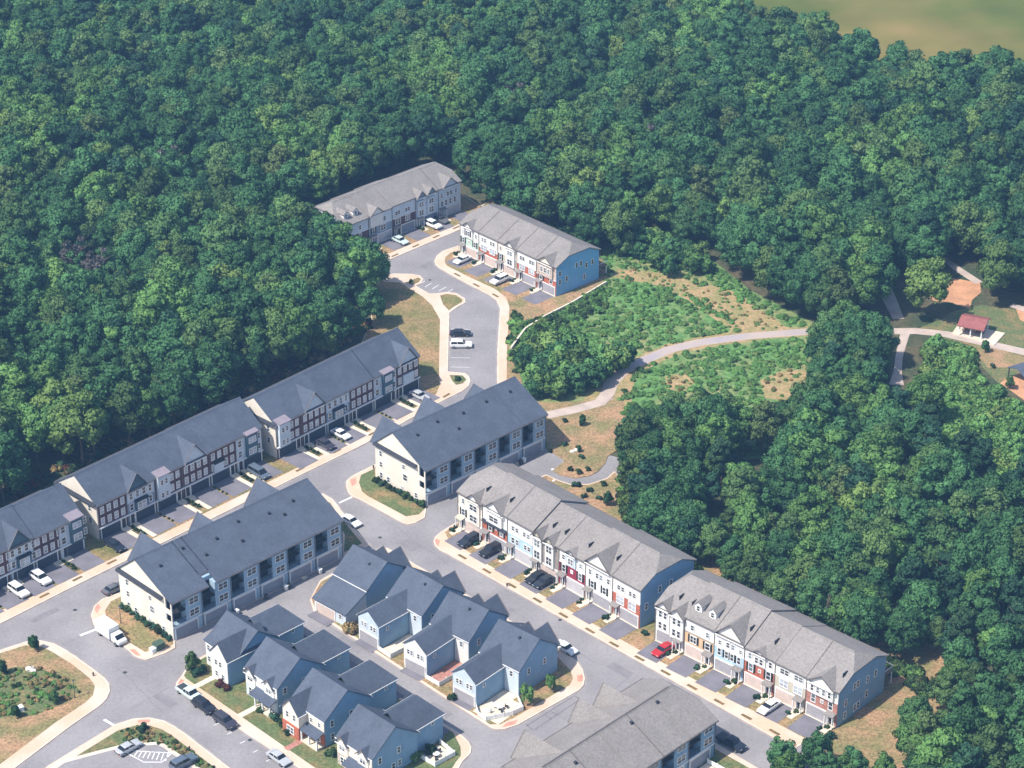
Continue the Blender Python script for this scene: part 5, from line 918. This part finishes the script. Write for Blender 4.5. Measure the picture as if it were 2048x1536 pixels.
ZE = [(1232, 915), (1262, 868), (1330, 842), (1440, 862), (1530, 880), (1610, 880), (1632, 780), (1642, 715), (1700, 690), (1770, 690), (1782, 720), (1775, 775), (1815, 775), (1815, 720), (1838, 712), (1845, 820), (1862, 905), (1920, 950), (1990, 975), (2070, 1000), (2500, 1080), (2500, 1700), (1880, 1700), (1812, 1570), (1828, 1450), (1855, 1405), (1862, 1362), (1830, 1342), (1785, 1338), (1612, 1262), (1425, 1172), (1305, 1100), (1268, 1050), (1256, 985), (1240, 950)]
ZS = [(1552, 1556), (1640, 1530), (1700, 1540), (1770, 1560), (1790, 1640), (1600, 1700), (1530, 1620)]
ZT = [(1050, 775), (1060, 720), (1180, 715), (1262, 735), (1205, 775), (1120, 800), (1062, 812)]
ZV = [(1858, 692), (1880, 686), (1930, 702), (1955, 765), (1990, 792), (2060, 832), (2200, 890), (2200, 1010), (2070, 995), (1990, 970), (1925, 945), (1868, 900), (1852, 820)]
ZM = [(1225, 500), (1300, 482), (1400, 505), (1430, 545), (1360, 560), (1300, 545)]
from mathutils import noise
def pick(rg, vs, q):
    if q > .22 and rg.random() < .75: return rg.choice([3, 3, 6, 3])
    if q < -.3 and rg.random() < .6: return rg.choice([4, 4, 7])
    return rg.choice(vs)
def scatter(poly, sp, hr, variants, seed, jit=.48, gaps=False):
    rg = random.Random(seed); w0 = [G(*q) for q in poly]; x0, x1 = min(v.x for v in w0), max(v.x for v in w0); y0, y1 = min(v.y for v in w0), max(v.y for v in w0); res = []
    ny = int((y1 - y0) / (sp * .87)) + 1; nx = int((x1 - x0) / sp) + 1
    for j in range(ny):
        for i in range(nx):
            x = x0 + (i + (j % 2) * .5 + rg.uniform(-jit, jit)) * sp; y = y0 + (j + rg.uniform(-jit, jit)) * sp * .87
            px = P((x, y, 0))
            nz = noise.noise((x * .035, y * .035, seed)); n2 = noise.noise((x * .09, y * .09, seed + 5.))
            if gaps and n2 < -.42: continue
            if inside(px, poly): res.append((x, y, rg.uniform(*hr) * (1 + (.28 * nz + .15 * n2 if gaps else 0)), rg.uniform(0, 6.28), pick(rg, variants, noise.noise((x * .028 + 9, y * .028, seed + 2.)) if gaps else 0), px))
    return res
big = scatter(ZN, 5.5, (11.0, 17.5), [0, 1, 2, 5, 7, 3, 4, 0, 1, 5, 7, 6, 8, 8, 9], 1, gaps=True) + scatter(ZE, 5.2, (8.5, 14.5), [0, 1, 2, 5, 7, 3, 4, 6, 3, 8, 8, 9], 2, gaps=True) + scatter(ZS, 5.2, (7, 9), [0, 3, 2], 3)
big += [(G(*q).x, G(*q).y, h, r, v, q) for q, h, r, v in (((646, 511), 12.0, 1.0, 2), ((618, 497), 12.5, 2.2, 5), ((672, 530), 12.5, 4.0, 0))]
big += [(G(*q).x, G(*q).y, h, r, v, q) for q, h, r, v in (((628, 538), 15.5, 1.0, 0), ((655, 552), 16.5, 2.2, 5), ((684, 562), 15.0, 4.0, 3), ((712, 582), 14.5, 5.1, 0), ((735, 600), 12.5, 3.1, 7))]
big = [t for t in big if not (1758 < t[5][0] < 1840 and 555 < t[5][1] < 865)]      # the gravel tracks stay open
def top_in(t): a = P((t[0], t[1], t[2])); b = t[5]; return -40 < a[0] < 2088 and a[1] < 1560 and b[1] > -20
vis = [t for t in big if top_in(t)]; vis.sort(key=lambda t: t[0] ** 2 + (t[1] + OY) ** 2)
near = vis[:300]; ns = set(id(t) for t in near); rest = [t for t in big if id(t) not in ns]
KIND = ['broad', 'spreading', 'compact', 'light green', 'dark narrow', 'wide', 'olive', 'tall', 'very large', 'slender pointed']
def place_tree(t, var, lab, grp, nm='broadleaf_tree'):
    cm, tm, hn = var; s = t[2] / hn; o = thing(nm, (t[0], t[1], 0), t[3], lab, 'tree', grp); o.scale = (s * random.uniform(.92, 1.12), s * random.uniform(.92, 1.12), s)
    ob('trunk', tm, o); ob('crown', cm, o); return o
for t in near:
    x, y = t[5]
    if y > 1500 and x < 1800: zone = 'at the bottom edge by the street end'
    elif x > 1780 and y > 1320: zone = 'around the orange lawn at the lower right corner'
    elif x > 1780 and y > 1080: zone = 'in the dark wood along the lower right edge'
    elif x > 1200 and y > 690:
        d = 'directly behind' if y > 1060 + (x - 1240) * .42 else 'deep in the wood beyond'
        zone = d + (' the seven-house row' if x < 1430 else ' the dormered row' if x < 1700 or y > 1000 else ' the gravel track')
    elif x < 760: zone = ('beside the far shaded row' if y < 660 and x > 520 else 'at the wood edge behind the left slate-roofed rows' if y > 930 - x * .47 else 'deep in the wood beyond the left slate-roofed rows')
    else: zone = 'in the far wood beyond the meadow'
    place_tree(t, VAR[t[4]], '%s tree %s' % (KIND[t[4]] + ' crowned' if t[4] not in (3, 6) else KIND[t[4]] + ' broadleaf', zone), 'trees ' + zone)
thk = scatter(ZT, 3.4, (4.5, 7.0), [0, 1, 2], 5) + scatter(ZV, 8.0, (2.5, 4.0), [2, 2], 6) + scatter(ZM, 4.0, (4.0, 6.5), [0, 1], 7)
for i, t in enumerate(thk):
    x, y = t[5]; zone = 'in the thicket above the trail fork' if x < 1310 and y > 690 else 'in the vine-green thicket below the pavilion' if x > 1800 else 'at the meadow edge beyond the blue end wall'
    place_tree(t, SM[t[4]], 'young leafy tree ' + zone, 'young trees ' + zone, 'young_tree')
GC = crown_mesh('crown', 555, 4.0, 3, 14, 40, 60, .34, 'leaf_grey', (.6, 1.3), core=.5)
for px, h, lab in (((160, 590), 15, 'mauve-grey dying tree in the left wood, left of two'), ((205, 605), 14, 'mauve-grey dying tree in the left wood, right of two'), ((345, 400), 15, 'grey dying tree in the upper left wood'), ((1290, 350), 14, 'grey-brown dying tree in the far wood behind the blue-ended row'), ((1030, 270), 15, 'grey-brown dying tree in the top centre wood')):
    q = G(*px); place_tree((q.x, q.y, h, 1.0), (GC, VAR[0][1], 14), lab, 'dying trees', 'dying_tree')
# bare dead trees showing in the wood
for px, lab in (((300, 560), 'bare grey dead tree standing in the left wood'), ((1650, 1290), 'bare pale trunk at the wood edge behind the dormered row')):
    q = G(*px); o = thing('dead_tree', (q.x, q.y, 0), 0, lab, 'tree'); ob('trunk', DEAD, o)

def gn_scatter(name, items, protos, label, kind='stuff'):
    """one object: points with scale / turn / kind, instanced by geometry nodes"""
    me = bpy.data.meshes.new(name); me.from_pydata([(t[0], t[1], t[2]) for t in items], [], [])
    for an, ty, k in (('sc', 'FLOAT', 3), ('rz', 'FLOAT', 4), ('vi', 'INT', 5)): a = me.attributes.new(an, ty, 'POINT'); a.data.foreach_set('value', [t[k] for t in items])
    o = ob(name, me); tag(o, label, None, None, kind)
    ng = bpy.data.node_groups.new(name, 'GeometryNodeTree'); ng.interface.new_socket('Geometry', in_out='INPUT', socket_type='NodeSocketGeometry'); ng.interface.new_socket('Geometry', in_out='OUTPUT', socket_type='NodeSocketGeometry')
    n = ng.nodes; l = ng.links; gi = n.new('NodeGroupInput'); go = n.new('NodeGroupOutput'); ip = n.new('GeometryNodeInstanceOnPoints'); jn = n.new('GeometryNodeJoinGeometry')
    for p in reversed(protos):               # the join node stacks its inputs last first
        oi = n.new('GeometryNodeObjectInfo'); oi.inputs['Object'].default_value = p; oi.inputs['As Instance'].default_value = True; oi.transform_space = 'ORIGINAL'; l.new(oi.outputs['Geometry'], jn.inputs[0])
    def na(nm, dt): q = n.new('GeometryNodeInputNamedAttribute'); q.data_type = dt; q.inputs['Name'].default_value = nm; return q.outputs['Attribute']
    l.new(gi.outputs[0], ip.inputs['Points']); l.new(jn.outputs[0], ip.inputs['Instance']); ip.inputs['Pick Instance'].default_value = True
    l.new(na('vi', 'INT'), ip.inputs['Instance Index']); l.new(na('sc', 'FLOAT'), ip.inputs['Scale'])
    cx = n.new('ShaderNodeCombineXYZ'); l.new(na('rz', 'FLOAT'), cx.inputs['Z']); l.new(cx.outputs[0], ip.inputs['Rotation']); l.new(ip.outputs[0], go.inputs[0])
    md = o.modifiers.new('scatter', 'NODES'); md.node_group = ng; return o
def proto_of(me):
    for o in COL.objects:
        if o.type == 'MESH' and o.data is me: return o
pr = [proto_of(v[0]) for v in VAR]; ok = [i for i, p in enumerate(pr) if p]; mp = {i: ok.index(i) if i in ok else 0 for i in range(10)}
gn_scatter('woodland', [(t[0], t[1], 0, t[2] / VAR[t[4]][2], t[3], mp[t[4]]) for t in rest], [pr[i] for i in ok], 'dense green broadleaf woodland reading as one far canopy')

# ---- shrubs, hedges, saplings
def shrub(px, kind, s, label, grp, z=ZB, sz=None, nm='shrub'):
    q = G(*px); o = thing(nm, (q.x, q.y, z), random.random() * 6, label, 'shrub', grp); o.scale = (s, s, sz or s); ob('foliage', SHR[kind], o); return o
def sapling(px, h, label, z=ZB, kind=1):
    q = G(*px); o = thing('sapling', (q.x, q.y, z), random.random() * 6, label, 'tree', 'young street trees'); s = h / 5.0; o.scale = (s * 0.62, s * 0.62, s); ob('trunk', SM[kind][1], o); ob('crown', SM[kind][0], o); return o
for px, h, lab in [((69, 1302), 3.2, 'small dark sapling on the kerb point of the round island'), ((33, 1437), 2.6, 'sapling beside the white utility box on the round island'), ((110, 1408), 2.8, 'bushy sapling at the scrub edge of the round island'), ((6, 1350), 3.0, 'sapling at the left edge on the round island'),
                   ((1164, 852), 2.6, 'sapling on the orange lawn below the trail'), ((1216, 1012), 3.2, 'sapling behind the seven-house row near the wood'), ((1054, 1412), 4.0, 'bright young tree by the fenced corner patio'), ((1101, 1385), 3.4, 'bright young tree beside the broad blue end wall'),
                   ((1970, 705), 3.0, 'sapling beside the pavilion pad'), ((2019, 778), 3.2, 'dark sapling at the clay clearing by the right edge'), ((386, 1345), 4.2, 'leafy young tree at the corner of the first detached house'), ((1158, 905), 1.6, 'sapling by the pair of boulders'), ((698, 1268), 1.2, 'tiny sapling by the ochre shrubs on the alley'), ((1340, 556), 5.5, 'narrow dark tree standing alone in the meadow')]: sapling(px, h, lab, ZB if px[0] < 1300 else 0.02, 0 if 'bright' in lab else 1)
for i in range(9):
    a = i / 8; shrub((754 + a * 90, 966 + a * 47), [0, 1, 0][i % 3], random.uniform(.55, .9), 'dark shrub planted along the foot of the far cream end wall', 'shrubs along the far cream end wall')
for i in range(10):
    a = i / 9; shrub((246 + a * 94, 1216 + a * 64), [1, 0, 1][i % 3], random.uniform(.6, 1.05), 'dark shrub planted along the foot of the near cream end wall', 'shrubs along the near cream end wall')
def rowpt(rt, x, y): row, w_, L, mm, a, rz = rt; return a + Vector((math.cos(rz) * x - math.sin(rz) * y, math.sin(rz) * x + math.cos(rz) * y, 0))
def shrub_at(v, kind, s, label, grp, sz=None): o = thing('shrub', (v.x, v.y, ZB), random.random() * 6, label, 'shrub', grp); o.scale = (s, s, sz or s); ob('foliage', SHR[kind], o)
for rt, nm in ((rL1, 'cut-off left row'), (rL2, 'middle left row'), (rL3, 'left row by the car bays')):
    for i in range(0, 6, 2):
        for k in range(4):
            v = rowpt(rt, (i + 1) * rt[1] + random.uniform(-.2, .2), -1.3 - k * 1.1); 
            if P(v)[0] > -20: shrub_at(v, 0, .42, 'low shrub in a walk bed of the ' + nm, 'bed shrubs of the ' + nm, .45)
        if i:
            for k in range(4): v = rowpt(rt, i * rt[1] + random.uniform(-.05, .05), -1.4 - k * 1.2); shrub_at(v, 0, .26, 'tiny shrub between paired driveways of the ' + nm, 'driveway shrubs of the ' + nm)
for rt, nm, n in ((rowA, 'seven-house row', 7), (rowB, 'dormered row', 6), (rowD, 'blue-ended row', 5), (rowE, 'far shaded row', 5)):
    for i in range(n):
        g = 1 if nm == 'dormered row' else 0
        for k in range(2): v = rowpt(rt, (i + g) * rt[1] + (1.1 if g else .25) * (-1 if g else 1) - (.9 * k if g else -2.0 * k * .1) , -1.2 - k * 1.1); shrub_at(v, [0, 1][k], random.uniform(.35, .6), 'small shrub beside an entrance of the ' + nm, 'entrance shrubs of the ' + nm)
for px, k, s, lab in [((440, 1372), 2, .9, 'red-leaved shrub left of a pair before the white corner house'), ((452, 1380), 2, .8, 'red-leaved shrub right of a pair before the white corner house'), ((398, 1350), 1, 1.2, 'dark bush by the first white detached house'), ((548, 1440), 1, .9, 'dark bush under the second detached house front'), ((564, 1452), 0, .8, 'bush between the second and third detached houses'), ((520, 1425), 0, .7, 'bush left of the second house walk'), ((575, 1470), 0, .7, 'bush before the red brick ground floor'), ((690, 1505), 4, 1.0, 'green bush at the bottom corner house porch'), ((664, 1512), 0, 1.0, 'bush between the third house and the bottom corner house'), ((830, 1520), 4, 1.3, 'leafy bush under the blue-grey side wall at the bottom'), ((862, 1508), 0, 1.1, 'bush right of another under the blue-grey side wall'), ((698, 1262), 3, 1.1, 'ochre shrub bed between the first two alley garages'), ((707, 1266), 3, .9, 'ochre shrub beside the larger one on the alley'), ((905, 1400), 0, .8, 'shrub at the alley foot of the blue-walled corner house'), ((640, 1222), 3, .6, 'small ochre shrub by the beige garage'),
                      ((1100, 905), 0, .5, 'small shrub at the garage corner by the trail lawn'), ((1130, 892), 1, .55, 'round dark shrub nearest the terrace on the trail lawn'), ((1156, 898), 1, .5, 'round dark shrub above the two boulders'), ((1163, 917), 1, .6, 'round dark shrub right of the two boulders'), ((1140, 942), 0, .6, 'shrub inside the loop path, left'), ((1158, 948), 0, .7, 'shrub inside the loop path, middle'), ((1176, 942), 0, .6, 'shrub inside the loop path, right'), ((1152, 974), 1, .8, 'dark shrub just below the loop path'), ((1180, 984), 1, .6, 'dark shrub on the slope below the loop path'), ((1168, 996), 1, .6, 'dark shrub close to the seven-house row roof'), ((1198, 1000), 1, .6, 'dark shrub left of the sapling behind the row'), ((1207, 972), 0, .7, 'shrub at the wood edge below the loop path'), ((1130, 845), 0, .6, 'shrub just below the trail start'), ((1290, 1270), 1, .6, 'dark shrub in the gap between the two sunlit rows'), ((1660, 1478), 1, .9, 'dark shrub at the right end of the dormered row'), ((915, 762), 0, .7, 'shrub in the kerbed bed by the car bays'), ((822, 565), 0, .5, 'shrub in the kerbed point at the far junction'), ((285, 1462), 1, .9, 'dark bush in the verge above the parking lot'), ((1985, 735), 1, .6, 'round shrub on the lawn below the pavilion'), ((1955, 722), 1, .5, 'small shrub at the thicket edge below the pavilion')]: shrub(px, k, s, lab, 'garden shrubs')
shrub((1260, 560), 5, .8, 'bright low tuft by the garden wall at the meadow corner', 'garden shrubs', 0.0)
# scrub: meadow undergrowth and island weeds, one mass each
sp_ = [proto_of(m) for m in SHR]
def weeds(name, poly, n, sr, vs, label, z=0.0, seed=1, excl=()):
    rg = random.Random(seed); w0 = [G(*q) for q in poly]; x0, x1 = min(v.x for v in w0), max(v.x for v in w0); y0, y1 = min(v.y for v in w0), max(v.y for v in w0); it = []
    c = 0
    while len(it) < n and c < n * 20:
        c += 1; x, y = rg.uniform(x0, x1), rg.uniform(y0, y1); px = P((x, y, 0))
        if inside(px, poly) and not any(inside(px, e) for e in excl): it.append((x, y, z, rg.uniform(*sr), rg.uniform(0, 6.28), rg.choice(vs)))
    gn_scatter(name, it, sp_, label)
dry1 = [(1225, 535), (1330, 545), (1400, 572), (1460, 590), (1520, 625), (1600, 655), (1620, 672), (1345, 704), (1300, 724), (1240, 752), (1222, 800), (1205, 800), (1215, 760), (1280, 715), (1345, 685), (1450, 672), (1530, 668), (1460, 640), (1420, 605), (1340, 575), (1240, 560)]
trl = [(1190, 830), (1205, 790), (1215, 762), (1240, 732), (1290, 710), (1340, 688), (1400, 674), (1500, 661), (1640, 652), (1640, 676), (1500, 684), (1400, 698), (1340, 712), (1300, 728), (1255, 752), (1236, 772), (1226, 806), (1210, 830)]
dry2 = [(1515, 752), (1560, 738), (1618, 736), (1618, 790), (1570, 810), (1525, 800)]; dry3 = [(1330, 748), (1372, 742), (1392, 765), (1370, 785), (1333, 782)]
mead = [(1205, 500), (1260, 482), (1400, 505), (1500, 585), (1610, 650), (1625, 900), (1500, 915), (1330, 895), (1255, 875), (1240, 800), (1270, 745), (1200, 770), (1060, 700), (1050, 640), (1120, 625), (1212, 566)]
weeds('undergrowth', mead, 1700, (.3, .8), [5, 5, 5, 5, 5, 5, 5, 4], 'knee-high bright green scrub over the meadow', 0, 3, (dry1, dry2, dry3, trl))
weeds('undergrowth', ZV, 620, (.8, 1.9), [5, 5, 5, 4], 'bright green vines below the pavilion', 0, 4)
weeds('undergrowth', dry1, 110, (.2, .4), [5, 3, 5], 'dry straw-coloured tufts along the meadow strip', 0, 5, (trl,)); weeds('undergrowth', dry2, 45, (.25, .5), [5, 3, 5], 'dry straw-coloured tufts in the meadow corner by the tall trees', 0, 6); weeds('undergrowth', dry3, 25, (.25, .5), [5, 3, 5], 'dry straw-coloured tufts in the lower meadow', 0, 8)
weeds('undergrowth', [(-60, 1395), (-20, 1352), (30, 1335), (80, 1338), (140, 1362), (160, 1384), (140, 1404), (70, 1432), (10, 1436), (-60, 1450)], 230, (.2, .5), [5, 5, 3, 0, 3, 5], 'weedy scrub in the middle of the round grass island', ZB, 7)
weeds('undergrowth', [(-100, 1035), (0, 985), (250, 872), (450, 785), (620, 712), (742, 640), (742, 656), (620, 732), (450, 808), (250, 900), (0, 1010), (-100, 1060)], 330, (.4, 1.1), [0, 1, 0, 3, 2], 'brushy wood edge behind the left slate-roofed rows', 0, 9)
weeds('undergrowth', [(1024, 620), (1060, 650), (1100, 632), (1140, 615), (1212, 572), (1212, 620), (1060, 720), (1030, 760), (1020, 700)], 260, (.4, 1.0), [5, 5, 4, 0], 'green scrub along the pale garden wall', ZB, 21)
weeds('undergrowth', [(1232, 950), (1262, 985), (1280, 1060), (1430, 1165), (1612, 1255), (1800, 1335), (1870, 1365), (1850, 1400), (1800, 1360), (1610, 1272), (1420, 1180), (1290, 1105), (1250, 1040)], 260, (.5, 1.4), [0, 4, 0, 4], 'brushy wood edge behind the sunlit rows', 0, 10)
weeds('undergrowth', [(560, 455), (700, 392), (890, 330), (960, 380), (1100, 445), (1215, 490), (1180, 510), (985, 405), (890, 350), (600, 470)], 260, (.5, 1.5), [0, 1, 4], 'brushy wood edge behind the far rows', 0, 12)
weeds('undergrowth', [(240, 1460), (300, 1453), (345, 1475), (430, 1538), (395, 1535), (330, 1492), (250, 1490)], 90, (.2, .4), [0, 3, 4], 'rough grass tufts on the verge above the parking lot', ZB, 13)

# ================================================================== AIR
hz = MB(); hz.box(-1600, 1600, -700, 2700, -1.0, 252.0)
hm = bpy.data.materials.new('haze_air'); hm.use_nodes = True; hn = hm.node_tree.nodes; hn.clear()
ho = hn.new('ShaderNodeOutputMaterial'); pv_ = hn.new('ShaderNodeVolumePrincipled'); pv_.inputs['Color'].default_value = (0.30, 0.58, 1.0, 1); pv_.inputs['Density'].default_value = 0.00017; pv_.inputs['Anisotropy'].default_value = 0.0
hm.node_tree.links.new(pv_.outputs[0], ho.inputs['Volume'])
hz.build('haze', hm)['kind'] = 'stuff'
